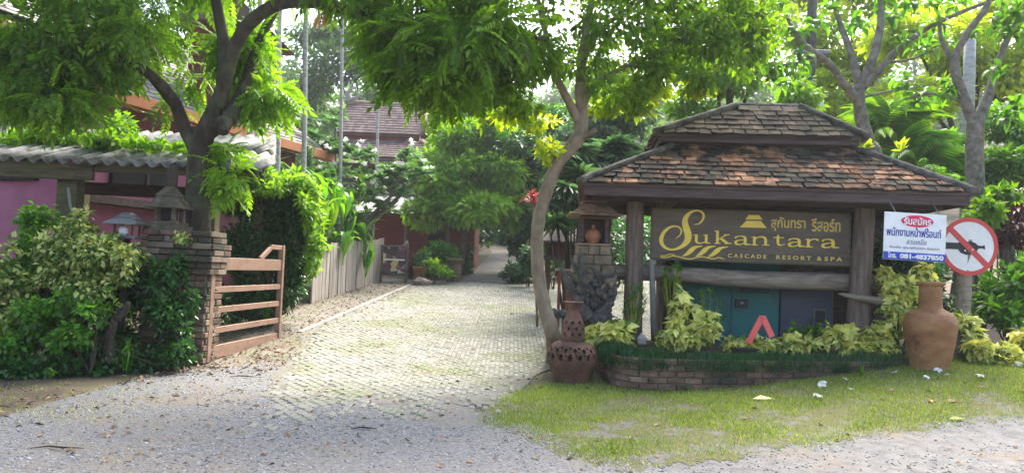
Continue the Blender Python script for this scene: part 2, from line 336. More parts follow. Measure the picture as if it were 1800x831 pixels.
def nrmz(a): return a/np.maximum(1e-9, np.linalg.norm(a, axis=1, keepdims=True))
def leaves_np(p, d, nr, size, tint, T):
    y = nrmz(d); x = nrmz(np.cross(y, nr)); z = np.cross(x, y); tv, tf = T; k = len(tv); n = len(p)
    V = p[:, None, :]+size[:, None, None]*(tv[None, :, 0:1]*x[:, None]+tv[None, :, 1:2]*y[:, None]+tv[None, :, 2:3]*z[:, None])
    Fc = (tf[None]+(np.arange(n)*k)[:, None, None]).reshape(-1, 3)
    return V.reshape(-1, 3), Fc, np.repeat(tint, k)
def cloud(ells, n, size, T, droop=.35, sub=.45, nsub=10, tlo=0, thi=1, up=.8, out=.8, top=.5):
    """leaves in sub-clumps spread through ellipsoids [(centre, (rx,ry,rz), weight)]; tint rises to the clump's upper outside"""
    Ps = []; Ds = []; Ns = []; Ts = []
    wts = np.array([e[2] if len(e) > 2 else 1 for e in ells], float)
    vol = np.array([(e[1][0]*e[1][1]*e[1][2])**(2/3) for e in ells])*wts; cnt = (n*vol/vol.sum()).astype(int)
    for e, c in zip(ells, cnt):
        C = np.array(e[0]); r = np.array(e[1]); m = max(3, nsub)
        sd_ = nrmz(rng.normal(size=(m, 3))); sc_ = C+sd_*r*(rng.random((m, 1))**.5)*(1-sub*.55); st = rng.random(m)
        wsub = rng.random(m)+.35; ids = rng.choice(m, size=max(4, c), p=wsub/wsub.sum())
        u = nrmz(rng.normal(size=(len(ids), 3))); q = sc_[ids]+u*r*sub*(rng.random((len(ids), 1))**.42)*(.6+.6*st[ids])[:, None]
        o = nrmz((q-C)/r); uo = nrmz(u*.7+o*.5)
        Ps.append(q); Ds.append(uo*out+rng.normal(size=q.shape)*.45+np.array((0, 0, -droop)))
        Ns.append(np.array((0, 0, up))+rng.normal(size=q.shape)*.4+uo*.25)
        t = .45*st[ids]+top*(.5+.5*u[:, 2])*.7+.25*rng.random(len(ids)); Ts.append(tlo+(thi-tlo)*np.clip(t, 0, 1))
    p = np.vstack(Ps); s = size*(.65+.7*rng.random(len(p)))
    return leaves_np(p, np.vstack(Ds), np.vstack(Ns), s, np.hstack(Ts), T)
def foliage(name, parent, m, ells, n, size, T, **k):
    V, Fc, t = cloud(ells, n, size, T, **k); return tri_np(name, V, Fc, m, parent, t)
def rosette(c, n, size, el0=.2, el1=1.3, tint=(0, 1)):
    """p,d,n,size,tint for leaves springing from one point"""
    az = rng.random(n)*2*math.pi; el = el0+(el1-el0)*rng.random(n)
    d = np.stack([np.cos(az)*np.cos(el), np.sin(az)*np.cos(el), np.sin(el)], 1)
    nr = np.stack([-np.cos(az)*np.sin(el), -np.sin(az)*np.sin(el), np.cos(el)], 1)+rng.normal(size=(n, 3))*.12
    return np.tile(np.array(c, float), (n, 1))+rng.normal(size=(n, 3))*.01, d, nr, size*(.65+.5*rng.random(n)), tint[0]+(tint[1]-tint[0])*rng.random(n)
def rosettes(name, parent, m, specs, T):
    A = [rosette(*s) for s in specs]; V, Fc, t = leaves_np(*[np.concatenate([a[i] for a in A]) for i in range(5)], T); return tri_np(name, V, Fc, m, parent, t)
def E(px, py, Y, rx, ry=None, rz=None, wt=1):   # ellipsoid given by its pixel centre, depth and pixel radii
    ry = ry or rx; return (tuple(P(px, py, Y)), (PX(rx, Y), rz or PX((rx+ry)/2, Y), PX(ry, Y)), wt)
def limb(b, pts, rad, seg=9, res=5, wob=.08): b.tube(pts, rad, seg, res, wob)
def shrub(name, label, base, ells, n, size, T, m, nst=5, stem=None, group=None, cat='shrub', sr=.012, **k):
    t = thing(name, label, cat, base, group)
    if nst:
        b = B()
        for i in range(nst):
            e = ells[i % len(ells)]; c = Vector(e[0]); a = Vector(base)+Vector(((random.random()-.5)*.25*e[1][0], (random.random()-.5)*.25*e[1][1], -.03))
            q = c+Vector([(random.random()-.5)*e[1][j]*1.1 for j in range(3)])
            mid = a.lerp(q, .5)+Vector(((random.random()-.5)*.15, (random.random()-.5)*.15, 0))
            b.tube([a, mid, q], [sr*1.4, sr, sr*.5], 6, 4, .1)
        b.build('stem', stem or M['bark'], t, True)
    foliage('foliage', t, m, ells, n, size, T, **k); return t

# ============================================================ SETTING: terrain, road, gravel, driveway, lawn, path
xs = sorted(set(np.concatenate([np.arange(-160, -10, 5), np.arange(-10, 10.01, .25), np.arange(10, 161, 5)]).round(3)))
ys = sorted(set(np.concatenate([np.arange(-40, 2, 3), np.arange(2, 30, .25), np.arange(30, 200, 4)]).round(3)))
X, Yg = np.meshgrid(xs, ys, indexing='ij'); Z = gz(X, Yg); nx, ny = len(xs), len(ys)
q = np.arange(nx*ny).reshape(nx, ny); a, b, c, d = q[:-1, :-1].ravel(), q[1:, :-1].ravel(), q[1:, 1:].ravel(), q[:-1, 1:].ravel()
gnd = tri_np('ground', np.stack([X.ravel(), Yg.ravel(), Z.ravel()], 1), np.vstack([np.stack([a, b, c], 1), np.stack([a, c, d], 1)]), M['soil']); tag(gnd, kind='structure')
gnd.data.polygons.foreach_set('use_smooth', [True]*len(gnd.data.polygons))
def gpx(*l): return [(G(*p).x, G(*p).y) for p in l]
rb = gpx((1080, 831), (1330, 800), (1480, 777), (1600, 755), (1800, 735))
road_edge = interp([(-20, 4.2), (.3, 4.4)]+rb+[(14, rb[-1][1]+2.5)])
_h = {}
def vn(t, k):
    i = math.floor(t); f = t-i; f = f*f*(3-2*f)
    for j in (i, i+1): _h.setdefault((k, j), random.uniform(-1, 1))
    return _h[(k, i)]*(1-f)+_h[(k, i+1)]*f
def wob(f, a=.12): return lambda x: f(x)+a*(vn(x*2.3, 1)+.7*vn(x*6.1, 2)+.55*vn(x*15, 3)+.4*vn(x*37, 4))
sheet('road', np.arange(-20, 16, .2), lambda x: -14, lambda x: road_edge(x)+.7, 30, .006, M['asphalt'])
ge = gpx((-200, 790), (0, 735), (150, 685), (350, 652), (440, 640))
gr_r = gpx((835, 742), (900, 765), (1000, 800), (1070, 831))
grav_edge = interp([(-20, 6.0)]+ge+[(-2.4, 9.7), (-.9, 9.4)]+[(x, y+.45) for x, y in gr_r]+[(2, 4.9)])
sheet('gravel', np.concatenate([np.arange(-20, -6, .3), np.arange(-6, 1.4, .025)]), lambda x: min(4.2, grav_edge(x)-.3)-.2, wob(grav_edge, .14), 26, .010, M['gravel'])
left_lim = interp([(5.5, -2.0), (9.3, -2.8), (13, -3.45), (24.6, -2.95)])
right_lim = interp([(5.5, .0), (6.6, -.1), (9.0, .15), (10.5, .65), (11.5, .7), (12.3, 1.4), (14, 4.2), (24.6, 4.6)])
V = []; Fc = []
dys = np.arange(7.7, 24.9, .25)
for i, y in enumerate(dys):
    for j in range(17):
        x = left_lim(y)-.05+(right_lim(y)-left_lim(y)+.1)*j/16+.05*math.sin(y*4+j); V.append((x, y+(.35*vn(x*2, 9)+.2*vn(x*7, 8) if i == 0 else 0), float(gz(x, y))+.014))
    if i:
        for j in range(16): k = i*17+j; Fc.append((k-17, k-16, k+1, k))
drive = tag(obj('driveway', V, Fc, M['sand'], smooth=True), kind='structure')
M['dirt'] = mat('dirt', [(.3, (.12, .10, .075)), (.55, (.20, .175, .14)), (.8, (.28, .255, .215))], 2.2, .95, .8, 40, stain=((.10, .115, .05), 1.1, .5, .66))
V = []; Fc = []
for i, y in enumerate(np.arange(9.4, 24.6, .3)):
    xa = interp([(9.4, -3.7), (12.5, -4.3), (17, -4.5), (24.6, -4.1)])(y); xb = left_lim(y)+.1
    for j in range(6): x = xa+(xb-xa)*j/5+(.12*vn(y*1.7+j, 21) if j in (0, 5) else 0); V.append((x, y, float(gz(x, y))+.009))
    if i:
        for j in range(5): k = i*6+j; Fc.append((k-6, k-5, k+1, k))
tag(obj('verge', V, Fc, M['dirt'], smooth=True), kind='structure')
# pavers: bevelled blocks in stretcher bond, the 300 nearest each an object, the rest one mesh
NW, NL = .066, .185; cells = []
for ci, x in enumerate(np.arange(-3.9, 4.7, NW)):
    if ci % 15 == 14 and random.random() < .0: continue
    for ri, y in enumerate(np.arange(6.2+(ci % 2)*NL/2, 24.4, NL)):
        xx, yy = x, y
        if ((yy+1.13*((ci//15) % 3)*.3) % 1.68) < .05 and random.random() < .7: continue
        if ci % 15 == 14 and random.random() < .45: continue
        edge = min(xx-left_lim(yy), right_lim(yy)-xx); near = yy-6.9+.5*math.sin(xx*2.1)+.3*math.sin(xx*5.3)
        if edge < .03 or near < -.3: continue
        if (edge < .35 and random.random() > edge/.35+.2) or (near < 1.3 and random.random() > .4+near*.5): continue
        if random.random() < .03: continue
        cells.append((xx, yy))
cells.sort(key=lambda c: c[1]+.35*abs(c[0]+.6))
pvV, pvF = cbox_data(NW-.010, NL-.026, .05, .012); pvF = [f for f in pvF if not all(pvV[i].z < -.01 for i in f)]
pme = meshd('paver', pvV, pvF); pme.materials.append(M['paver'])
BV = []; BF = []
for i, (x, y) in enumerate(cells):
    s = float(gz(x, y+.05)-gz(x, y-.05))/.1
    mt = Matrix.Translation((x, y, float(gz(x, y))-.002+random.uniform(-.006, .006))) @ Euler((math.atan(s)+random.gauss(0, .03), random.gauss(0, .025), random.gauss(0, .03))).to_matrix().to_4x4()
    if i < 300:
        o = link('paver', pme, None, drive); o.matrix_basis = mt
    else:
        k = len(BV); BV += [mt @ v for v in pvV]; BF += [tuple(j+k for j in f) for f in pvF]
tag(obj('paver_field', BV, BF, M['paver'], drive), kind='stuff')
# concrete kerb strip along the left of the drive, in lengths
kb = tag(link('kerb', meshd('kerb', *cbox_data(.10, 1.1, .12, .012)), M['concrete']), kind='structure')
n = 9; pa = Vector((-3.55, 12.6, 0)); pb = Vector((-3.0, 24.2, 0))
def kerbm(i):
    p = pa.lerp(pb, (i+.5)/n); q = pa.lerp(pb, (i+1)/n); s = (float(gz(q.x, q.y))-float(gz(p.x, p.y)))/(q-p).length
    return Matrix.Translation((p.x, p.y, float(gz(p.x, p.y))-.025)) @ Matrix.Rotation(-math.atan2(pb.x-pa.x, pb.y-pa.y), 4, 'Z') @ Matrix.Rotation(math.atan(s), 4, 'X')
kb.matrix_basis = kerbm(0); kb.scale.y = 1.14
for i in range(1, n):
    o = link('kerb_length', kb.data, None, kb); o.matrix_basis = kerbm(i); o.scale.y = 1.14
def pathx(y): return -.85+.35*math.sin((y-24)*.09)+.012*(y-24)
V = []; Fc = []
for i, y in enumerate(np.arange(24.3, 60, .8)):
    for j in range(5): x = pathx(y)+(j-2)*.42; V.append((x, y, float(gz(x, y))+.012))
    if i:
        for j in range(4): k = i*5+j; Fc.append((k-5, k-4, k+1, k))
tag(obj('path', V, Fc, M['path'], smooth=True), kind='structure')
# lawn base sheet + blades
lawn_lo = interp(gpx((835, 742), (900, 765), (1000, 800))+[(.9, 5.3)]+rb+[(14, rb[-1][1]+2.5)])
lx0 = G(835, 742).x
lawn_hi = interp([(lx0, 7.0), (0.0, 8.4), (.5, 9.2), (1.2, 9.3), (4, 10.4), (8, 10.8), (14, 12)])
M['lawn'] = mat('lawn', [(.3, (.075, .06, .035)), (.5, (.11, .11, .035)), (.7, (.13, .15, .04))], 22, .95, .8, 60, stain=((.15, .14, .125), 3.0, .52, .58))
sheet('lawn', np.concatenate([np.arange(lx0, 7, .025), np.arange(7, 12, .2)]), wob(lawn_lo, .13), lambda x: max(lawn_lo(x)+.1, lawn_hi(x)), 20, .010, M['lawn'])
def pnoise(x, y): return (np.sin(x*2.3+np.sin(y*1.9))+np.sin(y*3.1+1.7*np.sin(x*1.3+2))+.7*np.sin(x*5.3-y*4.1))/2.7
def blades(name, pts, h, m, T, parent=None, lean=.5):
    n = len(pts); az = rng.random(n)*2*math.pi
    d = np.stack([np.cos(az)*lean, np.sin(az)*lean, np.ones(n)], 1)+rng.normal(size=(n, 3))*.15; nr = np.stack([-np.cos(az), -np.sin(az), np.full(n, .6)], 1)
    V, Fc, t = leaves_np(pts, d, nr, h*(.5+.8*rng.random(n)), np.clip(.5+.35*pnoise(pts[:, 0]*1.3, pts[:, 1]*1.3)+.25*rng.normal(size=n), 0, 1), T); return tri_np(name, V, Fc, m, parent, t)
def scatter(n, x0, x1, y0, y1, keep):
    x = rng.uniform(x0, x1, n); y = rng.uniform(y0, y1, n); k = keep(x, y) > rng.random(n); x = x[k]; y = y[k]; return np.stack([x, y, gz(x, y)+.008], 1)
vlo = np.vectorize(lawn_lo); vhi = np.vectorize(lawn_hi)
def lawn_keep(x, y):
    e = np.minimum(y-vlo(x), vhi(x)+.05-y); return np.where(e > -.16, np.clip(.58+.95*pnoise(x*1.5, y*1.5)+np.clip((y-7.6)*.35, -.3, .5), .08, 1)*np.clip(.3+e*2.0, 0, 1), 0)*np.where(x < lx0+.02, 0, 1)
TG = (np.array([(-.07, 0, 0), (.07, 0, 0), (0, 1, .15)]), np.array([(0, 1, 2)]))
tag(blades('lawn_grass', scatter(400000, lx0, 9.5, 5.0, 11.2, lawn_keep), .04, L['grass'], TG, lean=.9), 'short patchy lawn grass in front of the planter', 'grass', kind='stuff')
def edge_keep(x, y):
    c = 1.1*np.exp(-((x+4.3)**2/.8+(y-6.5)**2/.22))+.55*np.exp(-((x+4.6)**2/1.5+(y-7.6)**2/.3))+.9*np.exp(-((x-.35)**2/.16+(y-10.2)**2/.5))+.9*np.exp(-((x+2.9)**2/.25+(y-11.5)**2/1.2))+.5*np.exp(-((x+2.2)**2/1.6+(y-23.8)**2/.4))
    return np.clip(c*(.75+.5*pnoise(x*2, y*2)), 0, 1)
tag(blades('verge_moss', scatter(90000, -7, 1.5, 5.5, 24.3, edge_keep), .035, L['yellow'], TG, lean=1.2), 'yellow-green moss and low grass along the edges of the drive', 'moss', kind='stuff')
# pebbles on the gravel, leaf litter on the soil
def stones(name, pts, s, m):
    oc = np.array([(1, 0, 0), (-1, 0, 0), (0, 1, 0), (0, -1, 0), (0, 0, 1), (0, 0, -.6)], float); of = np.array([(0, 2, 4), (2, 1, 4), (1, 3, 4), (3, 0, 4), (2, 0, 5), (1, 2, 5), (3, 1, 5), (0, 3, 5)])
    n = len(pts); sz = s*(.4+rng.random((n, 1, 1))**2*1.2)*rng.uniform(.6, 1.3, (n, 1, 3))*np.array((1, 1, .55)); jit = 1+.35*rng.normal(size=(n, 6, 1)).clip(-1, 1)
    a = rng.random(n)*6.28; ca, sa = np.cos(a)[:, None], np.sin(a)[:, None]; v = oc[None]*sz*jit
    v = np.stack([v[..., 0]*ca-v[..., 1]*sa, v[..., 0]*sa+v[..., 1]*ca, v[..., 2]], 2)+pts[:, None]
    return tri_np(name, v.reshape(-1, 3), (of[None]+(np.arange(n)*6)[:, None, None]).reshape(-1, 3), m)
vge = np.vectorize(grav_edge)
gk = lambda x, y: np.where(y < vge(x)+.15*np.sin(x*7)+.1, np.clip(1-.45*(y-5.6)/4, .15, 1)*np.clip(.75+.5*pnoise(x, y), .1, 1), 0)*np.where((y > 6.9+.4*np.sin(x*3)) & (x > np.vectorize(left_lim)(y)+.1) & (x < np.vectorize(right_lim)(y)), .12, 1)
tag(stones('gravel_stone', scatter(95000, -6.5, 1.2, 4.4, 9.9, gk), .0135, M['pebble']), 'loose grey gravel strewn over the entrance apron', 'gravel', kind='stuff')
tag(stones('verge_grit', np.vstack([scatter(26000, -5.2, -2.2, 9.0, 24.3, lambda x, y: np.where(x < np.vectorize(left_lim)(y)+.12, np.clip(.45+.6*pnoise(x*2, y*1.5), .08, 1), .02)), scatter(14000, -8, -2.6, 6.2, 10.2, lambda x, y: np.where((y > vge(x)-.4) & (y < vge(x)+1.0), np.clip(.8-.8*(y-vge(x)), .0, .8), 0))]), .013, M['pebble']), 'loose grit and pebbles on the earth beside the drive', 'grit', kind='stuff')
tag(stones('road_grit', scatter(30000, -.3, 8, 4.3, 11, lambda x, y: np.where(y < np.vectorize(road_edge)(x)+.25, .6, np.where(y < 9.3, np.clip(.25-.5*pnoise(x*1.3, y*1.3), .05, .5), 0))), .011, M['pebble']), 'fine pale grit on the worn roadside', 'grit', kind='stuff')
def lit_keep(x, y):
    return np.where((y > vge(x)-.9) & (x < -2.9), np.clip(1.15-.5*np.abs(y-vge(x)-.3), 0.05, 1), 0)+.05*np.where((x > .2) & (y > 8.2), 1, 0)+.02
lp = np.vstack([scatter(16000, -7.5, 8, 5.5, 13, lit_keep), scatter(2600, -5, -2.6, 10, 24.3, lambda x, y: np.where(x < np.vectorize(left_lim)(y)+.3, .8, .1)), scatter(700, -6, 1.2, 5.0, 9.5, lambda x, y: .5+0*x), scatter(260, -3, 3, 9, 22, lambda x, y: .5+0*x)]); nl = len(lp); lp[:, 2] += .012
Vl, Fl, tl = leaves_np(lp, np.stack([rng.normal(size=nl), rng.normal(size=nl), .15*rng.normal(size=nl)], 1), np.array((0, 0, 1))+.35*rng.normal(size=(nl, 3)), .055*(.5+rng.random(nl)), rng.random(nl), T_leaf(.25, .1, .15))
tag(tri_np('leaf_litter', Vl, Fl, M['litter'], None, tl), 'dry brown leaf litter scattered below the shrubs', 'leaf litter', kind='stuff')

# ============================================================ SIGN PAVILION
YF = 10.25
A0 = P(1036, 322, YF); A1 = P(1703, 352, YF); EZ = (A0.z+A1.z)/2
x0, x1 = A0.x, A1.x; y0, y1 = YF, YF+3.5
T0 = P(1188, 256, YF+1.1); T1 = P(1492, 262, YF+1.1); tz = (T0.z+T1.z)/2-.02; tx0, tx1, ty0, ty1 = T0.x, T1.x, YF+1.1, y1-1.1
pav = thing('sign_pavilion', 'open timber sign pavilion with two-tiered hipped roof of mossy clay tiles', 'pavilion', gp((x0+x1)/2, (y0+y1)/2))
def roof_tier(part, e, t, deck_m, tw, th, tm, caps=True):
    (ex0, ex1, ey0, ey1, ez), (rx0, rx1, ry0, ry1, rz) = e, t
    C = [Vector(v) for v in ((ex0, ey0, ez), (ex1, ey0, ez), (ex1, ey1, ez), (ex0, ey1, ez), (rx0, ry0, rz), (rx1, ry0, rz), (rx1, ry1, rz), (rx0, ry1, rz))]
    U = [v-Vector((0, 0, .05)) for v in C]
    deck = obj(part, C+U, [(0, 1, 5, 4), (1, 2, 6, 5), (2, 3, 7, 6), (3, 0, 4, 7), (4, 5, 6, 7), (8, 12, 13, 9), (9, 13, 14, 10), (10, 14, 15, 11), (11, 15, 12, 8), (0, 8, 9, 1), (1, 9, 10, 2), (2, 10, 11, 3), (3, 11, 8, 0)], deck_m, pav)
    stV = []; stF = []
    for fi, (bl, br, tr, tl_) in enumerate(((0, 1, 5, 4), (1, 2, 6, 5), (2, 3, 7, 6), (3, 0, 4, 7))):
        bl, br, tr, tl_ = C[bl], C[br], C[tr], C[tl_]; u = (br-bl).normalized(); mid = (tr+tl_)/2-(br+bl)/2; v = (mid-u*mid.dot(u)); H = v.length; v.normalize(); nrm = u.cross(v).normalized(); W = (br-bl).length
        inl = (tl_-bl).dot(u); inr = (br-tr).dot(u); rows = int(H/th)
        for r_ in range(rows+1):
            h = (r_+.35)*th
            if h > H-.02: break
            a = inl*h/H+.02; b_ = W-inr*h/H-.02; kx = a+tw*.5+(r_ % 2)*tw*.5*.8
            while kx < b_-tw*.3:
                c = bl+u*(kx+random.gauss(0, .008))+v*(h+random.gauss(0, .008))+nrm*.022
                Rm = Matrix((u, v, nrm)).transposed() @ Euler((-.10+random.gauss(0, .03), random.gauss(0, .03), random.gauss(0, .045))).to_matrix()
                mt = Matrix.Translation(c+nrm*random.uniform(0, .008)) @ Rm.to_4x4()
                if fi == 0: piece('tile', (tw-.008, th*1.35, .022), tm if random.random() > .34 else M['tile_old'], deck, mt, .004)
                else:
                    Vb, Fb = cbox_data(tw-.008, th*1.35, .022, 0); k = len(stV); stV += [mt @ q for q in Vb]; stF += [tuple(j+k for j in f) for f in Fb]
                kx += tw
    tag(obj('tile_field', stV, stF, M['tile_joined'], deck), kind='stuff')
    if caps:
        for i in range(4):
            a, b_ = C[i], C[i+4]; dv = (b_-a).normalized()
            V_, F_ = tube_data([a-dv*.06+Vector((0, 0, .03)), a.lerp(b_, .35)+Vector((0, 0, .035)), a.lerp(b_, .7)+Vector((0, 0, .03)), b_+dv*.03+Vector((0, 0, .035))], [.062, .058, .062, .058], 10, 6, .15); obj('hip_ridge', V_, F_, M['ridge'], deck, True)
    return deck
low = roof_tier('lower_roof', (x0, x1, y0, y1, EZ+.06), (tx0, tx1, ty0, ty1, tz), M['wood'], .175, .155, M['tile'])
U0 = P(1158, 232, YF+.95); U1 = P(1512, 243, YF+.95); uz = (U0.z+U1.z)/2
R0 = P(1282, 194, YF+1.75); R1 = P(1392, 196, YF+1.75); rz_ = (R0.z+R1.z)/2
uy0, uy1 = YF+.95, y1-.95
upr = roof_tier('upper_roof', (U0.x, U1.x, uy0, uy1, uz), (R0.x, R1.x, YF+1.6, YF+1.9, rz_), M['wood'], .175, .15, M['tile_old'])
V_, F_ = tube_data([(R0.x-.05, YF+1.75, rz_+.03), ((R0.x+R1.x)/2, YF+1.75, rz_+.035), (R1.x+.05, YF+1.75, rz_+.03)], [.085, .09, .085], 10, 8, .15); obj('top_ridge', V_, F_, M['ridge'], upr, True)
def ring(name, xa, xb, ya, yb, z, hh, th, m, parent):
    for a, b_ in (((xa, ya), (xb, ya)), ((xa, yb), (xb, yb)), ((xa, ya+th), (xa, yb-th)), ((xb, ya+th), (xb, yb-th))):
        B().bar((*a, z), (*b_, z), th, hh).build(name, m, parent)
ring('fascia_board', x0+.03, x1-.03, y0+.03, y1-.03, EZ-.055, .13, .04, M['fascia'], pav)
ring('fascia_trim', x0-.0, x1+.0, y0-.0, y1, EZ+.035, .05, .03, M['fascia'], pav)
ring('upper_fascia', U0.x+.06, U1.x-.06, uy0+.06, uy1-.06, uz-.075, .10, .04, M['fascia'], pav)
ring('upper_trim', U0.x+.02, U1.x-.02, uy0+.02, uy1-.02, uz-.005, .045, .03, M['wood'], pav)
B().box(((tx0+tx1)/2, (ty0+ty1)/2, (tz+uz)/2), (tx1-tx0+.02, ty1-ty0+.02, uz-tz-.01)).build('clerestory', M['wood'], pav)
YP = 10.95
for (pxa, pya, pxb, pyb, Y_, r_) in ((1122, 345, 1117, 600, YP, .135), (1517, 366, 1500, 590, YP, .15), (1150, 350, 1150, 590, y1-.75, .12), (1490, 366, 1480, 590, y1-.75, .12)):
    a = P(pxb, pyb, Y_); b_ = P(pxa, pya, Y_); a.z = float(gz(a.x, a.y))-.1; b_.z = EZ+.1
    V_, F_ = tube_data([a, a.lerp(b_, .33), a.lerp(b_, .66), b_], [r_*1.12, r_*1.04, r_, r_*.93], 14, 6, .05); p_ = obj('post', V_, F_, M['post'], pav, True)
for py_ in (470, 492):
    c = P(1509, py_, YP-.15); B().lathe([(0, 0), (.018, 0), (.018, .02)], c, 8).build('bolt', M['darksteel'], pav)
a = P(1072, 477, YP+.22); b_ = P(1560, 500, YP+.22)
V_, F_ = tube_data([a, a.lerp(b_, .25)+Vector((0, 0, .01)), a.lerp(b_, .5)-Vector((0, 0, .02)), a.lerp(b_, .75), b_], [.125, .12, .13, .135, .12], 14, 7, .07); obj('log_rail', V_, F_, M['log'], pav, True)
a = P(1474, 516, YP-.22); b_ = P(1552, 530, YP-.2)
V_, F_ = tube_data([a, a.lerp(b_, .2), b_], [.004, .035, .06], 10, 5, .1); obj('pointed_stake', V_, F_, M['log'], pav, True)
for yy in (y0+.55, y1-.55): B().bar((x0+.15, yy, EZ-.06), (x1-.15, yy, EZ-.06), .12, .16).build('eave_beam', M['wood'], pav)
for i in range(9):
    x = x0+.3+i*(x1-x0-.6)/8; B().bar((x, y0+.12, EZ-.03), (x, y1-.12, EZ-.03), .06, .09).build('rafter', M['wood'], pav)
wx0, wx1 = P(1140, 400, y1-.6).x, P(1530, 400, y1-.6).x; nb = 16  # back wall added to keep the pavilion interior dark
for i in range(nb):
    x = wx0+(i+.5)*(wx1-wx0)/nb; zb = float(gz(x, y1-.6)); piece('shade_wall_board', ((wx1-wx0)/nb-.001, .03, EZ-zb), M['wood'], pav, Matrix.Translation((x, y1-.6, (EZ+zb)/2)))
V_, F_ = tube_data([P(1150, 455, YP+.05), P(1152, 520, YP+.05), P(1154, 600, YP+.05)], .045, 8, 3); obj('pale_prop', V_, F_, M['concrete'], pav, True)
# ---- the big sign board
bc = [P(1152, 364, 10.98), P(1487, 377.5, 10.98), P(1489, 470, 10.98), P(1151, 451.5, 10.98)]
bx0, bx1 = (bc[0].x+bc[3].x)/2, (bc[1].x+bc[2].x)/2; bz1 = (bc[0].z+bc[1].z)/2; bz0 = (bc[2].z+bc[3].z)/2; BY = 10.98
sign = thing('name_board', 'wide brown name board with yellow Sukantara lettering under the pavilion roof', 'sign', ((bx0+bx1)/2, BY, bz0))
B().box(((bx0+bx1)/2, BY, (bz0+bz1)/2), (bx1-bx0, .035, bz1-bz0)).build('panel', M['board'], sign)
for a, b_, wd in (((bx0, bz0), (bx1, bz0), .03), ((bx0, bz1), (bx1, bz1), .02), ((bx0, bz0), (bx0, bz1), .02), ((bx1, bz0), (bx1, bz1), .02)):
    B().bar((a[0], BY-.005, a[1]), (b_[0], BY-.005, b_[1]), wd if a[0] != b_[0] else .055, .055 if a[0] != b_[0] else wd, up=(0, 1, 0) if a[0] != b_[0] else (0, 1, 0)).build('edge_trim', M['gold_dull'] if 0 else M['beam'], sign)
FY = BY-.0175
def bmap(zx, zy):                     # enlarged-crop coordinates -> board x,z
    u = (zx-103)/1590; t = 65+.041*(zx-105); bt = 480+.0563*(zx-105); v = (zy-t)/(bt-t); return bx0+u*(bx1-bx0), bz1-v*(bz1-bz0)
_lay = [0]
def ribbon(b, pts, dep=.012, res=6, mapf=bmap, fy=None):
    fy = FY if fy is None else fy
    _lay[0] = (_lay[0]+1) % 9; dep = dep+_lay[0]*.0005
    q = catmull([mapf(x, y)+(w_,) for x, y, w_ in pts], res) if len(pts) > 2 else [np.array(mapf(x, y)+(w_,)) for x, y, w_ in pts]
    k = (bx1-bx0)/1590; n = len(q); V = []; Fc = []
    for i in range(n):
        t = q[min(i+1, n-1)][:2]-q[max(i-1, 0)][:2]; t = t/np.linalg.norm(t); nn = np.array((-t[1], t[0]))*max(.5, q[i][2])*k*.5
        for s in (1, -1):
            p = q[i][:2]+nn*s; V += [(p[0], fy, p[1]), (p[0], fy-dep, p[1])]
    for i in range(n-1):
        a = 4*i; Fc += [(a+1, a+3, a+7, a+5), (a, a+1, a+5, a+4), (a+2, a+6, a+7, a+3)]
    Fc += [(0, 2, 3, 1), (4*n-4, 4*n-3, 4*n-1, 4*n-2)]; b.add(V, Fc); return b
b = B(); ribbon(b, [(440, 206, 4), (482, 199, 11), (512, 168, 16), (520, 130, 18), (498, 99, 14), (455, 91, 12), (412, 106, 22), (378, 142, 36), (368, 185, 47), (380, 235, 55), (395, 280, 58), (397, 320, 54), (378, 357, 42), (338, 390, 27), (280, 409, 17), (225, 399, 20), (187, 364, 28), (177, 320, 32), (196, 270, 27), (236, 231, 20), (280, 217, 14), (320, 226, 13), (341, 256, 13), (328, 294, 9), (294, 319, 4)]); b.build('letter', M['gold'], sign)
# serif letters in units of x-height: (strokes as (x,y,width))
S_ = .26; H_ = .10
GL = {'u': (1.72, [[(.0, .93, H_), (.38, .93, H_)], [(.27, .97, S_), (.27, .3, S_), (.42, .07, .16), (.75, .03, .12), (1.1, .2, .10)], [(.95, .93, H_), (1.30, .93, H_)], [(1.2, .97, S_), (1.2, .03, S_)], [(1.2, .05, H_), (1.6, .05, H_)]]),
 'k': (1.75, [[(.0, 1.33, H_), (.36, 1.33, H_)], [(.3, 1.38, S_), (.3, .02, S_)], [(.02, .05, H_), (.62, .05, H_)], [(.42, .45, .1), (.8, .7, .1), (1.2, .95, .11)], [(.95, .95, H_), (1.5, .95, H_)], [(.6, .6, .2), (.95, .32, .26), (1.3, .05, .27)], [(1.05, .05, H_), (1.7, .05, H_)]]),
 'a': (1.75, [[(.2, .74, .2), (.32, .9, .12), (.7, .97, .1), (1.0, .88, .18), (1.1, .68, .27), (1.1, .2, .27), (1.22, .06, .16), (1.6, .06, .09)], [(1.08, .58, .09), (.6, .52, .10), (.28, .38, .2), (.24, .2, .25), (.42, .05, .14), (.75, .06, .10), (1.05, .24, .09)]]),
 'n': (1.95, [[(.02, .93, H_), (.36, .93, H_)], [(.28, .97, S_), (.28, .02, S_)], [(.02, .05, H_), (.62, .05, H_)], [(.32, .66, .1), (.62, .9, .12), (1.0, .95, .15), (1.25, .8, .24), (1.32, .55, S_), (1.32, .02, S_)], [(1.02, .05, H_), (1.68, .05, H_)]]),
 't': (1.25, [[(.0, .93, H_), (.98, .93, H_)], [(.45, 1.25, .14), (.42, .95, S_), (.42, .3, S_), (.55, .06, .17), (.8, .04, .1), (1.08, .18, .08)]]),
 'r': (1.45, [[(.02, .93, H_), (.36, .93, H_)], [(.28, .97, S_), (.28, .02, S_)], [(.02, .05, H_), (.7, .05, H_)], [(.32, .6, .1), (.6, .88, .12), (.95, .96, .12), (1.15, .84, .24), (1.14, .74, .2)]])}
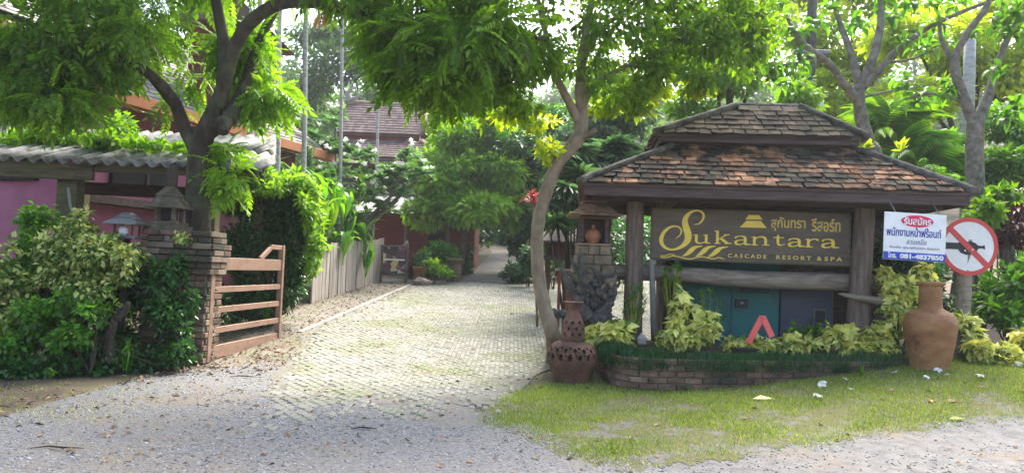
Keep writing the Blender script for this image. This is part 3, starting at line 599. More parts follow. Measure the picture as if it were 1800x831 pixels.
for ch, zx, xw, top, base in (('u', 442, 136, 286, 361), ('k', 612, 132, 288, 367), ('a', 765, 142, 303, 378), ('n', 912, 158, 310, 385), ('t', 1090, 95, 318, 388), ('a', 1195, 148, 330, 400), ('r', 1345, 110, 335, 407), ('a', 1462, 152, 340, 415)):
    b = B(); adv, st = GL[ch]; kx = xw/(adv-.15); ky = base-top
    for s in st: ribbon(b, [(zx+x*kx, base-y*ky+.041*x*kx*.6, w_*(kx*.5+ky*.5)) for x, y, w_ in s])
    b.build('letter', M['gold'], sign)
for dx, dy in ((0, 0), (108, 3), (208, 10)):
    b = B(); ribbon(b, [(355+dx, 466+dy, 4), (392+dx, 447+dy, 26), (428+dx, 416+dy, 38), (462+dx, 393+dy, 22), (520+dx, 384+dy, 4)]); b.build('emblem_sail', M['gold'], sign)
b = B(); ribbon(b, [(175, 470, 7), (225, 473, 8), (270, 461, 8), (312, 465, 8), (370, 482, 8), (425, 489, 9), (470, 478, 8), (520, 473, 8), (570, 485, 8), (620, 491, 8), (652, 482, 8), (697, 496, 7)]); b.build('emblem_wave', M['gold'], sign)
b = B(); ribbon(b, [(172, 455, 5), (210, 459, 7), (250, 447, 7), (292, 452, 5)]); b.build('emblem_wave', M['gold'], sign)
def bfr(x, z, y): return Vector((x, y, z))
for poly in (((885, 132), (970, 134), (999, 172), (860, 169)), ((868, 180), (986, 183), (1034, 242), (816, 234))):
    B().prism([bmap(*p) for p in poly], FY, FY-.014, bfr).build('emblem_roof', M['gold'], sign)
B().prism([bmap(*p) for p in ((712, 444), (1652, 490), (1652, 540), (712, 488))], FY, FY-.004, bfr).build('tagline_strip', M['strip'], sign)
def text(name, body, c, wd, ht, m, parent, fy, bold=.0, spacing=1.0, ext=.003):
    cu = bpy.data.curves.new(name, 'FONT'); cu.body = body; cu.offset = bold; cu.extrude = .02; cu.space_character = spacing; cu.resolution_u = 3
    t = bpy.data.objects.new(name, cu); col.objects.link(t); bpy.context.view_layer.update()
    me = bpy.data.meshes.new_from_object(t.evaluated_get(bpy.context.evaluated_depsgraph_get())); bpy.data.objects.remove(t); bpy.data.curves.remove(cu)
    n = len(me.vertices); co = np.empty(n*3, np.float32); me.vertices.foreach_get('co', co); co = co.reshape(-1, 3)
    lo, hi = co.min(0), co.max(0); s = np.array((wd/(hi[0]-lo[0]), ht/(hi[1]-lo[1]), ext/.02)); q = (co-(lo+hi)/2)*s
    out = np.stack([c[0]+q[:, 0], fy-ext-q[:, 2]*0-(-q[:, 2])*-1, c[1]+q[:, 1]], 1); out[:, 1] = fy-ext*.9-q[:, 2]
    me.vertices.foreach_set('co', out.astype(np.float32).ravel()); me.materials.clear(); me.update(); return link(name, me, m, parent)
p1, p2 = bmap(1070, 215), bmap(1620, 237); kz = (bz1-bz0)/420
text('lettering', 'สุกันทรา', (bmap(1207, 212)), (bx1-bx0)*276/1590, 118*kz, M['gold_dull'], sign, FY, .02)
text('lettering', 'รีสอร์ท', (bmap(1507, 222)), (bx1-bx0)*232/1590, 110*kz, M['gold_dull'], sign, FY, .02)
for wds, xa, xb in (('CASCADE', 725, 1037), ('RESORT', 1115, 1395), ('&', 1440, 1478), ('SPA', 1500, 1642)):
    text('lettering', wds, bmap((xa+xb)/2, 465+.0535*((xa+xb)/2-712)), (bx1-bx0)*(xb-xa)/1590, 34*kz, M['gold_dull'], sign, FY-.004, .03, 1.5)
# ---- electrical cabinets behind the log rail
tc = thing('teal_cabinet', 'teal steel electrical cabinet with vent and black latch behind the log rail', 'cabinet', gp(P(1290, 540, 12.1).x, 12.1))
YC = 11.75
a = P(1190, 440, YC); b_ = P(1364, 440, YC); cz0 = float(gz(a.x, YC))-.05; cz1 = P(1290, 455, YC).z
B().box(((a.x+b_.x)/2, YC+.3, (cz0+cz1)/2), (b_.x-a.x, .6, cz1-cz0), b=.012).build('body', M['teal'], tc)
dx = P(1279, 540, YC).x
for xa, xb in ((a.x+.02, dx-.006), (dx+.006, b_.x-.02)): B().box(((xa+xb)/2, YC-.012, (cz0+cz1)/2), (xb-xa, .024, cz1-cz0-.06), b=.006).build('door', M['teal'], tc)
for z_ in (.25, .8): B().box((a.x+.03, YC-.03, cz0+z_*(cz1-cz0)), (.03, .03, .12), b=.006).build('hinge', M['darksteel'], tc)
lc = P(1298, 533, YC-.04); B().box(lc, (.20, .04, .13), b=.02).build('latch', M['black'], tc); B().lathe([(0, 0), (.022, 0), (.022, .02), (0, .02)], (lc.x, lc.y-.02, lc.z), 10).build('lock', M['steel'], tc)
v0, v1 = P(1294, 503, YC), P(1345, 515, YC)
for i in range(5): B().box(((v0.x+v1.x)/2, YC-.03, v0.z+(v1.z-v0.z)*i/4), (v1.x-v0.x, .02, .012), b=0).build('vent_slat', M['black'], tc)
dc = thing('slate_cabinet', 'dark slate-blue meter cabinet with small window beside the teal one', 'cabinet', gp(P(1410, 540, 12.1).x, 12.1))
a2 = P(1367, 440, YC); b2 = P(1456, 440, YC); dz1 = P(1410, 497, YC).z
B().box(((a2.x+b2.x)/2, YC+.3, (cz0+dz1)/2), (b2.x-a2.x, .55, dz1-cz0), b=.012).build('body', M['slate'], dc)
wc = P(1430, 556, YC+.02); B().box(wc, (.20, .03, .26), b=.01).build('window_frame', M['darksteel'], dc); B().box(wc-Vector((0, .012, 0)), (.15, .02, .2), b=0).build('pane', M['black'], dc)
for i, (px_, w_) in enumerate(((1384, 17), (1408, 20), (1429, 14), (1447, 16))):
    hh = 9; b = B(); f = lambda x, y: P(px_+x, 481+y+.05*(px_-1410)+x*.04, YC+.1)
    b.tube([f(-w_*.5, 12), f(-w_*.5, -hh*.3), f(-w_*.3, -hh*.5), f(w_*.35, -hh*.5), f(w_*.5, -hh*.2), f(w_*.5, 12)], .012, 6, 3); b.tube([f(-w_*.3, 0), f(w_*.3, 0)], .009, 6, 1); b.build('metal_bracket', M['darksteel'], dc, True)
tc_ = Vector(((x0+x1)/2, YF, 0)); TURN = Matrix.Translation(tc_+Vector((-.09, 0, 0))) @ Matrix.Rotation(R(-5.5), 4, 'Z') @ Matrix.Translation(-tc_)
for o_ in (pav, sign, tc, dc): o_.matrix_basis = TURN @ o_.matrix_basis
# ---- recruitment sign hanging below the eave
WY = 9.86
q = [P(1556, 372, WY), P(1665, 378, WY), P(1660, 461, WY), P(1550, 455, WY)]
wc = sum(q, Vector())/4; ww = (q[1]-q[0]).length; wh = (q[3]-q[0]).length
ws = thing('recruitment_sign', 'white notice with red oval and blue phone band hanging under the pavilion eave', 'sign', (wc.x, WY, wc.z-wh/2))
WR = Matrix.Translation(wc) @ Matrix.Rotation(R(1.3), 4, 'Y')
def wpart(o): o.data.transform(Matrix.Translation(-wc)); o.data.transform(WR); o.data.update(); return o
wpart(B().box(wc, (ww, .012, wh), b=.002).build('panel', M['white'], ws))
wpart(B().box((wc.x, WY-.008, wc.z-wh*.415), (ww-.004, .008, wh*.16), b=0).build('phone_band', M['blue'], ws))
ov = [(wc.x+.005*0+ww*.03+ww*.26*math.cos(t), wc.z+wh*.33+wh*.125*math.sin(t)) for t in np.linspace(0, 2*math.pi, 40, endpoint=False)]
wpart(B().prism(ov, WY-.006, WY-.011, bfr).build('red_oval', M['magenta'], ws))
for body, u, v, wd, ht, m_, fy, bo in (('รับสมัคร', .03, .335, .44, .165, 'white', WY-.011, .02), ('พนักงานหน้าฟร้อนท์', -.02, .10, .88, .20, 'ink', WY-.006, .012), ('สวนเหนือ', .03, -.10, .32, .115, 'greyink', WY-.006, .0),
        ('ติดต่อ คุณสุกันทรา รีสอร์ท', .0, -.235, .80, .07, 'greyink', WY-.006, 0), ('โทร.', -.36, -.405, .14, .12, 'white', WY-.012, .03), ('081-4837850', .115, -.415, .70, .105, 'white', WY-.012, .045)):
    wpart(text('lettering', body, (wc.x+u*ww, wc.z+v*wh), wd*ww, ht*wh, M[m_], ws, fy, bo))
for px_ in (1575, 1650):
    a = P(px_, 374, WY); V_, F_ = tube_data([a, (a.x, YF-.16, EZ-.05)], .006, 5, 1); obj('hanger', V_, F_, M['darksteel'], ws)
# ---- no-horn road sign
HY = 10.5
hc = P(1703.5, 433, HY); hr = PX(51, HY); k5 = hr/285
hs = thing('no_horn_sign', 'round white no-horn traffic sign with red ring on a wooden post', 'traffic sign', gp(hc.x, HY))
def disc(r0, r1, ya, yb, m, name, seg=56):
    V = []; Fc = []
    for k in range(seg):
        a = 2*math.pi*k/seg
        for r_, y in ((r0, ya), (r1, ya), (r1, yb), (r0, yb)): V.append((hc.x+r_*math.cos(a), y, hc.z+r_*math.sin(a)))
    for k in range(seg):
        n_ = (k+1) % seg
        for j in range(4): Fc.append((4*k+j, 4*k+(j+1) % 4, 4*n_+(j+1) % 4, 4*n_+j))
    return obj(name, V, Fc, m, hs)
disc(.001, hr*.99, HY-.004, HY+.012, M['signwhite'], 'face'); disc(hr*.855, hr, HY-.009, HY+.010, M['signred'], 'ring')
def hm(x, y): return hc.x+(x-960)*k5, hc.z-(y-460)*k5
horn = [(690, 405), (740, 428), (850, 428), (870, 415), (985, 412), (1020, 425), (1045, 448), (1085, 452), (1110, 440), (1116, 485), (1085, 475), (1048, 478), (1030, 510), (985, 535), (930, 545), (875, 525), (850, 492), (740, 492), (690, 515)]
B().prism([hm(*p) for p in horn], HY-.004, HY-.008, bfr).build('horn_symbol', M['black'], hs)
B().prism([hm(*p) for p in ((778, 262), (1150, 620), (1108, 655), (742, 305))], HY-.004, HY-.0105, bfr).build('slash', M['signred'], hs)
for p in ((918, 502), (990, 492)): B().lathe([(0, -.012), (.012, -.012), (.012, .012), (0, .012)], (*[hm(*p)[0]], HY-.006, hm(*p)[1]), 8).build('bolt', M['white'], hs)
a = P(1688, 600, HY+.09); a.z = float(gz(a.x, a.y))-.05; b_ = P(1700, 400, HY+.09)
V_, F_ = tube_data([a, a.lerp(b_, .5), b_], [.105, .10, .095], 12, 5, .08); obj('post', V_, F_, M['log'], hs, True)

# ============================================================ PLANTER
pts = [G(1042, 640), G(1062, 672), G(1120, 688), G(1250, 686), G(1400, 670), G(1520, 655), G(1600, 641)]
pth = catmull([(p.x, p.y) for p in pts], 24); PZ = .43
pln = thing('brick_planter', 'low curved brick planter wall below the pavilion', 'planter', gp(pts[2].x, pts[2].y))
ac = [0]
for i in range(1, len(pth)): ac.append(ac[-1]+float(np.linalg.norm(pth[i]-pth[i-1])))
def pat(s):
    x = np.interp(s, ac, [p[0] for p in pth]); y = np.interp(s, ac, [p[1] for p in pth]); return np.array((x, y))
BL, BH, BD = .215, .062, .10
V = []; Fc = []
for i, p in enumerate(pth):
    t = pth[min(i+1, len(pth)-1)]-pth[max(i-1, 0)]; t = t/np.linalg.norm(t); n_ = np.array((-t[1], t[0])); qo = p+n_*.025; qi = p+n_*.12
    zt = PZ-.012-.03*i/len(pth)
    for c in (qo, qi): V += [(*c, float(gz(*c))-.08), (*c, zt)]
    if i: k = 4*i; Fc += [(k-4, k, k+1, k-3), (k-3, k+1, k+3, k-1), (k-2, k-1, k+3, k+2)]
obj('mortar_core', V, Fc, M['mortar'], pln)
for cz in range(7):
    z = PZ-.034-cz*(BH+.013); s = (cz % 2)*.11+.02
    while s < ac[-1]-.1:
        p = pat(s+BL/2); t = pat(s+BL)-pat(s); t = t/np.linalg.norm(t); zc = z-.03*s/ac[-1]
        if zc > float(gz(*p))-.05: piece('brick', (BL, BD, BH), M['brick'], pln, Matrix.Translation((p[0]-t[1]*.05, p[1]+t[0]*.05, zc)) @ Matrix.Rotation(math.atan2(t[1], t[0])+random.gauss(0, .02), 4, 'Z') @ Matrix.Rotation(random.gauss(0, .012), 4, 'Y') @ Matrix.Translation((0, random.uniform(-.008, .008), 0)), .007)
        s += BL+.013
# soil inside the planter
V = []; Fc = []
for i, p in enumerate(pth):
    for j in range(4):
        y = p[1]+.1+(11.9-p[1])*j/3; V.append((p[0], y, max(PZ-.05-.03*i/len(pth), float(gz(p[0], y))+.02)))
    if i:
        for j in range(3): k = 4*i+j; Fc.append((k-4, k, k+1, k-3))
obj('planter_soil', V, Fc, M['soil'], pln, True)
# mondo grass strip along the wall: low border mass
mp = []
for s in np.linspace(.45, ac[-1]+.0, 900):
    p = pat(min(s, ac[-1])); t = pat(min(s+.02, ac[-1]))-pat(max(0, min(s, ac[-1])-.02)); t = t/np.linalg.norm(t)
    for k in range(int(26*max(.25, .85+.5*vn(s*3.1, 31)+.4*vn(s*9, 32)))):
        o_ = random.uniform(-.06, .42)*min(1, .35+s*.8); h = .09*math.sin(math.pi*min(1, max(0, (o_+.06)/.5)))
        mp.append((p[0]-t[1]*o_+random.gauss(0, .015), p[1]+t[0]*o_, PZ-.05-(.09 if o_ < 0 else 0)*random.random()-.03*s/ac[-1]+random.random()*h*(1+.6*vn(s*4.3, 33))))
tag(blades('mondo_grass', np.array(mp), .072, L['mondo'], (np.array([(-.05, 0, 0), (.05, 0, 0), (-.035, .6, .12), (.035, .6, .12), (0, 1, .45)]), np.array([(0, 1, 3), (0, 3, 2), (2, 3, 4)])), lean=.8), 'clipped border of dark mondo grass along the planter wall', 'ground cover', kind='stuff')
# ============================================================ POTS
pb_ = G(1004, 672); pot = thing('perforated_pot', 'squat terracotta pot with carved holes beside the leaning tree', 'pot', pb_)
def perf(prof, c, seg, hole, m, name, parent):
    prof = catmull(prof, 10); V, Fc = lathe_data([tuple(p) for p in prof], seg); keep = []
    for i, f in enumerate(Fc):
        r_, k = divmod(i, seg)
        if not hole(prof[r_][1], 2*math.pi*k/seg, prof[r_][0]): keep.append(f)
    o = obj(name, [v+Vector(c) for v in V], keep, m, parent, True)
    md = o.modifiers.new('thickness', 'SOLIDIFY'); md.thickness = .018; md.offset = -1; return o
def hl(bands):
    def f(z, a, r_):
        for zc, hz, nh, ph, wd in bands:
            t = ((a*nh/(2*math.pi)+ph) % 1)-.5
            if abs(z-zc)/hz+abs(t)*2/wd < 1: return True
        return False
    return f
ph = PX(64, 9.6); s_ = PX(1, 9.6)
perf([(26*s_, 0), (30*s_, 4*s_), (33*s_, 14*s_), (38*s_, 30*s_), (42*s_, 45*s_), (40*s_, 57*s_), (31*s_, 66*s_), (21*s_, 70*s_)], pb_, 120, hl([(44*s_, 6*s_, 16, 0, .55), (56*s_, 5*s_, 16, .5, .5), (60*s_, 3*s_, 16, 0, .35), (48*s_, 3*s_, 32, .25, .4)]), M['terra_dark'], 'body', pot)
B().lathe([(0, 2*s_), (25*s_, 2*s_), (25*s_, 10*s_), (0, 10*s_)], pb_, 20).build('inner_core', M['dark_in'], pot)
vz = Vector((0, 0, 67*s_)); vas = thing('perforated_vase', 'slim terracotta vase with flared neck standing on the squat pot', 'vase', pb_+vz)
perf([(16*s_, 0), (19*s_, 10*s_), (20*s_, 22*s_), (18*s_, 34*s_), (13*s_, 45*s_), (10*s_, 53*s_), (11*s_, 60*s_), (16*s_, 66*s_), (18*s_, 68*s_)], pb_+vz, 96, hl([(14*s_, 4*s_, 9, 0, .4), (24*s_, 4*s_, 9, .5, .4), (34*s_, 4*s_, 9, 0, .4)]), M['terra_dark'], 'body', vas)
jb = G(1634, 648); s_ = PX(1, jb.y); jr = thing('terracotta_jar', 'tall wide-shouldered terracotta jar below the recruitment sign', 'jar', jb)
B().lathe([tuple(p) for p in catmull([(0, 0), (29*s_, 0), (31*s_, 6*s_), (37*s_, 35*s_), (41.5*s_, 62*s_), (42.5*s_, 80*s_), (37*s_, 95*s_), (24*s_, 103*s_), (19.5*s_, 108*s_), (18.5*s_, 125*s_), (19*s_, 145*s_), (22*s_, 149*s_), (20*s_, 150*s_), (17*s_, 144*s_), (15*s_, 110*s_), (0, 108*s_)], 5)], jb, 40).build('body', M['jar'], jr, True)
B().lathe([(20*s_, 144*s_), (23*s_, 147*s_), (23.5*s_, 150*s_), (21*s_, 152*s_), (18*s_, 150*s_)], jb, 40).build('rim', M['jar'], jr, True)
# ---- red warning triangle in its black tray
YT_ = 10.3
wt = thing('warning_triangle', 'red reflective inverted-V warning marker standing in the planter', 'marker', P(1330, 612, YT_))
ap = P(1340, 556, YT_)
for i, e in enumerate((P(1315, 603, YT_), P(1357, 592, YT_-.02))): 
    B().bar(ap+Vector((0, -.004*i, 0)), e+Vector((0, -.004*i, 0)), .085, .03, .006, up=(0, 1, 0)).build('arm', M['reflector'], wt)
B().lathe([(0, -.02), (.035, -.015), (.04, 0), (.03, .025), (0, .03)], (ap.x, ap.y-.004, ap.z-.015), 12).build('apex', M['reflector'], wt)
tb = P(1309, 612, YT_-.12); tr_ = thing('black_tray', 'small black plastic lamp tray behind the mondo grass', 'tray', tb-Vector((0, 0, .1)))
B().box(tb-Vector((0, 0, .035)), (.30, .16, .05), b=.012).build('body', M['black'], tr_); B().box(tb-Vector((0, 0, .004)), (.36, .2, .018), b=.005).build('rim', M['black'], tr_)
# ---- driftwood stump
db = P(1040, 585, 10.6); db.z = float(gz(db.x, db.y)); dw = thing('driftwood_root', 'silvery gnarled driftwood root standing behind the perforated vase', 'driftwood', db)
b = B(); D = lambda px_, py_, dy=0: P(px_, py_, 10.5+dy)
for pp, rr in (([(1040, 620), (1035, 560), (1028, 510), (1022, 470), (1020, 435)], [.12, .11, .08, .05, .008]), ([(1036, 560), (1010, 520), (995, 490), (984, 462)], [.09, .07, .05, .01]), ([(1040, 570), (1065, 540), (1078, 515), (1082, 498)], [.10, .08, .05, .01]),
               ([(1030, 520), (1045, 495), (1052, 472)], [.06, .04, .008]), ([(1030, 580), (1000, 555), (975, 550), (955, 543)], [.08, .07, .06, .03]), ([(1045, 590), (1060, 560), (1060, 530), (1050, 512)], [.09, .06, .04, .01]), ([(1020, 480), (1010, 468), (1002, 450)], [.05, .03, .006]), ([(1045, 600), (1075, 570), (1090, 560)], [.09, .05, .01])):
    b.tube([D(x, y, random.uniform(-.12, .12)) for x, y in pp], rr, 9, 6, .45)
for j in range(26):
    x, y = random.uniform(995, 1075), random.uniform(470, 585); l = random.uniform(12, 38); an = random.uniform(.3, 2.8); q = [D(x, y, random.uniform(-.1, .15))]
    for t_ in (.4, .75, 1): q.append(D(x+l*t_*math.cos(an)+random.uniform(-5, 5), y-l*t_*math.sin(an)+random.uniform(-5, 5), random.uniform(-.08, .08)))
    b.tube(q, [.05, .035, .022, .004], 7, 4, .5)
b.build('root', M['drift'], dw)
# ============================================================ SPIRIT SHRINE (right of the drive)
SY = 11.3; sb = P(1036, 600, SY); sb.z = float(gz(sb.x, sb.y)); s_ = PX(1, SY)
sh = thing('spirit_shrine', 'tiered stone spirit shrine with tiled roof left of the pavilion', 'shrine', sb)
zt = P(1036, 432, SY).z; nco = 12; ch = (zt-sb.z)/nco
for i in range(nco):
    k = nco-1-i; wd = (58, 62, 70, 80, 74, 70, 68, 70, 78, 84, 88, 92)[k]*s_; z = sb.z+(i+.5)*ch; dpt = wd*.9
    nb = 3 if i % 2 else 2
    for side in (0, 1):
        for j in range(nb): piece('block', (wd/nb-.008, dpt/2-.004, ch-.008), M['stone'], sh, Matrix.Translation((sb.x-wd/2+(j+.5)*wd/nb, SY+(side-.5)*dpt/2, z)) @ Matrix.Rotation(random.gauss(0, .015), 4, 'Z'), .009)
hw = 21*s_; hz = zt; fh = 52*s_
for sx in (-1, 1):
    for sy in (-1, 1): B().box((sb.x+sx*hw, SY+sy*hw, hz+fh/2), (.05, .05, fh)).build('post', M['fascia'], sh)
ring('top_rail', sb.x-hw, sb.x+hw, SY-hw, SY+hw, hz+fh-.025, .05, .06, M['fascia'], sh)
B().box((sb.x, SY, hz+.015), (2*hw+.14, 2*hw+.14, .03)).build('floor_slab', M['stone'], sh)
B().box((sb.x, SY+hw-.02, hz+fh/2), (2*hw-.06, .02, fh-.06)).build('back_panel', M['wood'], sh); B().box((sb.x+hw+.028, SY, hz+fh/2), (.02, 2*hw-.06, fh-.1)).build('side_panel', M['redwall'], sh)
def pyr(c, w0, w1, h, m, name, parent, rows=5):
    b = B()
    for i in range(rows):
        t0 = i/rows; t1 = (i+1)/rows; a0 = w0+(w1-w0)*t0**.85; a1 = w0+(w1-w0)*t1**.85
        V = [(sx*a, sy*a, z) for a, z in ((a0, h*t0), (a0, h*t0+.018), (a1+.012, h*t1+.005)) for sx, sy in ((-1, -1), (1, -1), (1, 1), (-1, 1))]
        b.add([Vector(v)+Vector(c) for v in V], [(0, 3, 2, 1), (8, 9, 10, 11)]+[(4*r_+k, 4*r_+(k+1) % 4, 4*r_+4+(k+1) % 4, 4*r_+4+k) for r_ in (0, 1) for k in range(4)])
    return b.build(name, m, parent)
pyr((sb.x, SY, hz+fh), 45*s_, 17*s_, 20*s_, M['shrine_roof'], 'lower_roof', sh); pyr((sb.x+.0, SY, hz+fh+24*s_), 22*s_, 2*s_, 22*s_, M['shrine_roof'], 'upper_roof', sh, 5)
B().box((sb.x, SY, hz+fh+22*s_), (.28, .28, .06)).build('roof_collar', M['fascia'], sh)
ub = Vector((sb.x, SY-.04, hz+.03)); s2 = s_
un = thing('lidded_urn', 'small orange lidded clay urn inside the spirit shrine', 'urn', ub)
B().lathe([tuple(p) for p in catmull([(0, 0), (8*s2, 0), (11*s2, 5*s2), (14*s2, 12*s2), (13*s2, 18*s2), (9*s2, 20*s2)], 5)], ub, 24).build('body', M['terracotta'], un, True)
B().lathe([tuple(p) for p in catmull([(13*s2, 18*s2), (11*s2, 22*s2), (6*s2, 25*s2), (3*s2, 28*s2), (3.5*s2, 31*s2), (0, 34*s2)], 5)], ub, 24).build('lid', M['terracotta'], un, True)
# dark wooden spirit house further back, red stake
kb_ = P(985, 470, 17); kb_.z = float(gz(kb_.x, kb_.y)); s_ = PX(1, 17)
kh = thing('wooden_spirit_house', 'dark wooden spirit house behind the stone shrine', 'spirit house', kb_); zb = P(985, 455, 17).z
for sx in (-1, 1):
    for sy in (-1, 1): B().box((kb_.x+sx*.3, 17+sy*.3, (kb_.z+zb)/2+.2), (.08, .08, zb-kb_.z+.4)).build('post', M['wood'], kh)
B().box((kb_.x, 17, zb+.02), (.9, .9, .08)).build('platform', M['wood'], kh); B().box((kb_.x, 17.05, zb+.22), (.6, .55, .34)).build('cabin', M['redwall'], kh)
b = B(); zz = P(985, 425, 17).z; zr = P(985, 403, 17).z
b.add([(kb_.x-.62, 16.5, zz), (kb_.x+.62, 16.5, zz), (kb_.x+.62, 17.5, zz), (kb_.x-.62, 17.5, zz), (kb_.x-.45, 17, zr), (kb_.x+.45, 17, zr), (kb_.x-.62, 16.5, zz-.05), (kb_.x+.62, 16.5, zz-.05), (kb_.x+.62, 17.5, zz-.05), (kb_.x-.62, 17.5, zz-.05)], [(0, 1, 5, 4), (1, 2, 5), (2, 3, 4, 5), (3, 0, 4), (0, 6, 7, 1), (1, 7, 8, 2), (2, 8, 9, 3), (3, 9, 6, 0), (6, 9, 8, 7)]).build('roof', M['fascia'], kh)
ra = P(987, 560, 12.6); ra.z = float(gz(ra.x, ra.y)); rs = thing('wooden_stand', 'narrow red-brown stand with pale top beside the stone shrine', 'stand', ra); rt = P(987, 476, 12.6).z
for dx in (-.06, .08): B().box((ra.x+dx, 12.6, (ra.z+rt)/2), (.05, .05, rt-ra.z)).build('leg', M['redpost'], rs)
B().box((ra.x, 12.6, rt+.02), (.26, .26, .04)).build('top', M['concrete'], rs)
# ============================================================ LEFT GATE PILLAR + LANTERN
pc = Vector((P(312, 500, 9.6).x, 9.75, 0)); pc.z = float(gz(pc.x, pc.y)); pz1 = P(340, 405, 9.6).z
pil = thing('gate_pillar', 'weathered brick gate pillar with wider cap courses carrying the stone lantern', 'pillar', pc)
PWX, PWY = .84, .50
B().box((pc.x, pc.y, (pc.z+pz1)/2-.03), (PWX-.05, PWY-.05, pz1-pc.z-.05), b=0).build('mortar_core', M['mortar'], pil)
nc = int((pz1-pc.z)/.078); hb = (pz1-pc.z)/nc
for i in range(nc):
    z = pc.z+(i+.5)*hb; ex = 0 if i < nc-7 else (.08 if i < nc-5 else (.14 if i < nc-2 else .05))
    for side in range(4):
        wl, wo = ((PWX, PWY), (PWY, PWX))[side % 2]; wl += ex; wo += ex; nb = 4 if side % 2 == 0 else 2; L_ = wl/nb; sh_ = .06 if i % 2 else 0
        for j in range(nb):
            base = Matrix.Translation((pc.x, pc.y, z)) @ Matrix.Rotation(side*math.pi/2, 4, 'Z'); off = -wl/2+(j+.5)*L_+(sh_ if j < nb-1 else sh_*.5)
            piece('brick', (round(L_-.012-(sh_ if j == nb-1 else 0), 3), .10, round(hb-.012, 3)), M['brick_pale'] if random.random() < (.55 if side == 1 else .2) else M['brick'], pil, base @ Matrix.Translation((off*.97, -wo/2+.045+random.uniform(-.008, .008), 0)) @ Matrix.Rotation(random.gauss(0, .018), 4, 'Z'), .007)  # more pale bricks on the right face: its lit side put into colour
lb = P(294, 406, 9.7); lb.z = pz1-.02; s_ = PX(1, 9.7)
lb.x = P(296, 406, 9.7).x
lan = thing('stone_lantern', 'dark mossy stone lantern with stepped roof on the brick gate pillar', 'lantern', lb)
B().box((lb.x, lb.y, lb.z+5*s_), (60*s_, 60*s_, 10*s_)).build('base', M['lantern'], lan)
B().box((lb.x, lb.y, lb.z+13*s_), (50*s_, 50*s_, 6*s_)).build('base_step', M['lantern'], lan)
for sx in (-1, 1):
    for sy in (-1, 1): B().box((lb.x+sx*15*s_, lb.y+sy*15*s_, lb.z+28*s_), (7*s_, 7*s_, 26*s_)).build('post', M['lantern'], lan)
B().box((lb.x, lb.y, lb.z+30*s_), (22*s_, 22*s_, 22*s_)).build('fire_box', M['dark_in'], lan)
pyr((lb.x, lb.y, lb.z+40*s_), 30*s_, 15*s_, 20*s_, M['lantern'], 'lower_roof', lan, 4); pyr((lb.x, lb.y, lb.z+61*s_), 18*s_, 5*s_, 18*s_, M['lantern'], 'upper_roof', lan, 4)
V_, F_ = tube_data([(lb.x, lb.y, lb.z+79*s_), (lb.x, lb.y, lb.z+95*s_), (lb.x+.02, lb.y, lb.z+118*s_)], [.07, .075, .05], 8, 3, .15); obj('finial', V_, F_, M['bark'], lan, True)
# ============================================================ GATE
h0 = Vector((-3.92, 9.62, 0)); h1 = Vector((-3.72, 12.05, 0)); gd = (h1-h0); GLn = gd.length; gd.normalize()
gt = thing('farm_gate', 'brown painted five-rail gate swung open beside the drive', 'gate', gp(h0.x, h0.y))
zb, zt = .10, 1.42
def gpt(s, z): return h0+gd*s+Vector((0, 0, z))
B().box(gpt(.05, (zb+zt)/2-.02), (.10, .10, zt-zb+.05), Matrix.Rotation(math.atan2(gd.y, gd.x), 3, 'Z')).build('hinge_stile', M['gate'], gt)
B().box(gpt(GLn-.04, (zb+1.66)/2), (.08, .08, 1.66-zb), Matrix.Rotation(math.atan2(gd.y, gd.x), 3, 'Z')).build('latch_stile', M['gate'], gt)
for z, hh in ((.17, .17), (.455, .08), (.725, .08), (.995, .08), (1.34, .17)):
    B().bar(gpt(.10, z), gpt(GLn-.08, z), .045, hh, .004).build('rail', M['gate'], gt)
B().bar(gpt(GLn-.86, 1.425), gpt(GLn-.5, 1.60), .045, .07, .004).build('brace', M['gate'], gt); B().bar(gpt(GLn-.52, 1.62), gpt(GLn-.08, 1.62), .045, .07, .004).build('top_rail', M['gate'], gt)
for z in (.16, .45, .995, 1.36): B().box(gpt(.12, z)+Vector((.06, 0, 0)), (.02, .05, .03), b=.004).build('bolt', M['darksteel'], gt)
# ============================================================ SHED with corrugated roof
SHY = 10.6; e0 = P(-260, 268, SHY); e1 = P(466, 277, SHY-.25); ez = .5*(P(60, 285, SHY).z+P(330, 293, SHY).z)-.0; bz = ez+.85
shd = thing('open_shed', 'open timber shed with grey corrugated roof overgrown by creeper', 'shed', gp((e0.x+e1.x)/2, SHY+1.3))
nsh = 9; wsh = (e1.x-e0.x)/nsh
for i in range(nsh):
    for row in range(2):
        xa = e0.x+i*wsh-.03; V = []; Fc = []; ya, yb = (SHY-.25, SHY+1.2) if row == 0 else (SHY+1.05, SHY+2.7); zo = .012*(i % 2)+.02*row+random.uniform(0, .012)
        nn = 40
        for j in range(nn+1):
            x = xa+(wsh+.06)*j/nn; wv = .036*math.sin(x*2*math.pi/.21)
            ym = max(SHY-.2, -x*F/(CX-470)+.2)
            for y in (min(ya+random.uniform(-.006, .006), ym), min(yb, ym)): V.append((x, y, ez+.06+(y-SHY)*(bz-ez)/2.7+wv+zo))
            if j: k = 2*j; Fc.append((k-2, k, k+1, k-1))
        o = obj('roof_sheet', V, Fc, M['galv'], shd, True); md = o.modifiers.new('thickness', 'SOLIDIFY'); md.thickness = .008
xr = P(172, 300, SHY).x
B().bar((e0.x+.1, SHY-.1, ez-.13), (xr, SHY-.1, ez-.13), .08, .24).build('front_beam', M['beam'], shd); B().bar((xr+.01, SHY-.05, ez-.06), (e1.x-.15, SHY-.05, ez-.06), .06, .13).build('front_beam', M['beam'], shd)
B().bar((e0.x+.1, SHY+2.5, bz-.1), (P(455, 277, SHY+2.5).x, SHY+2.5, bz-.1), .08, .16).build('rear_beam', M['wood'], shd)
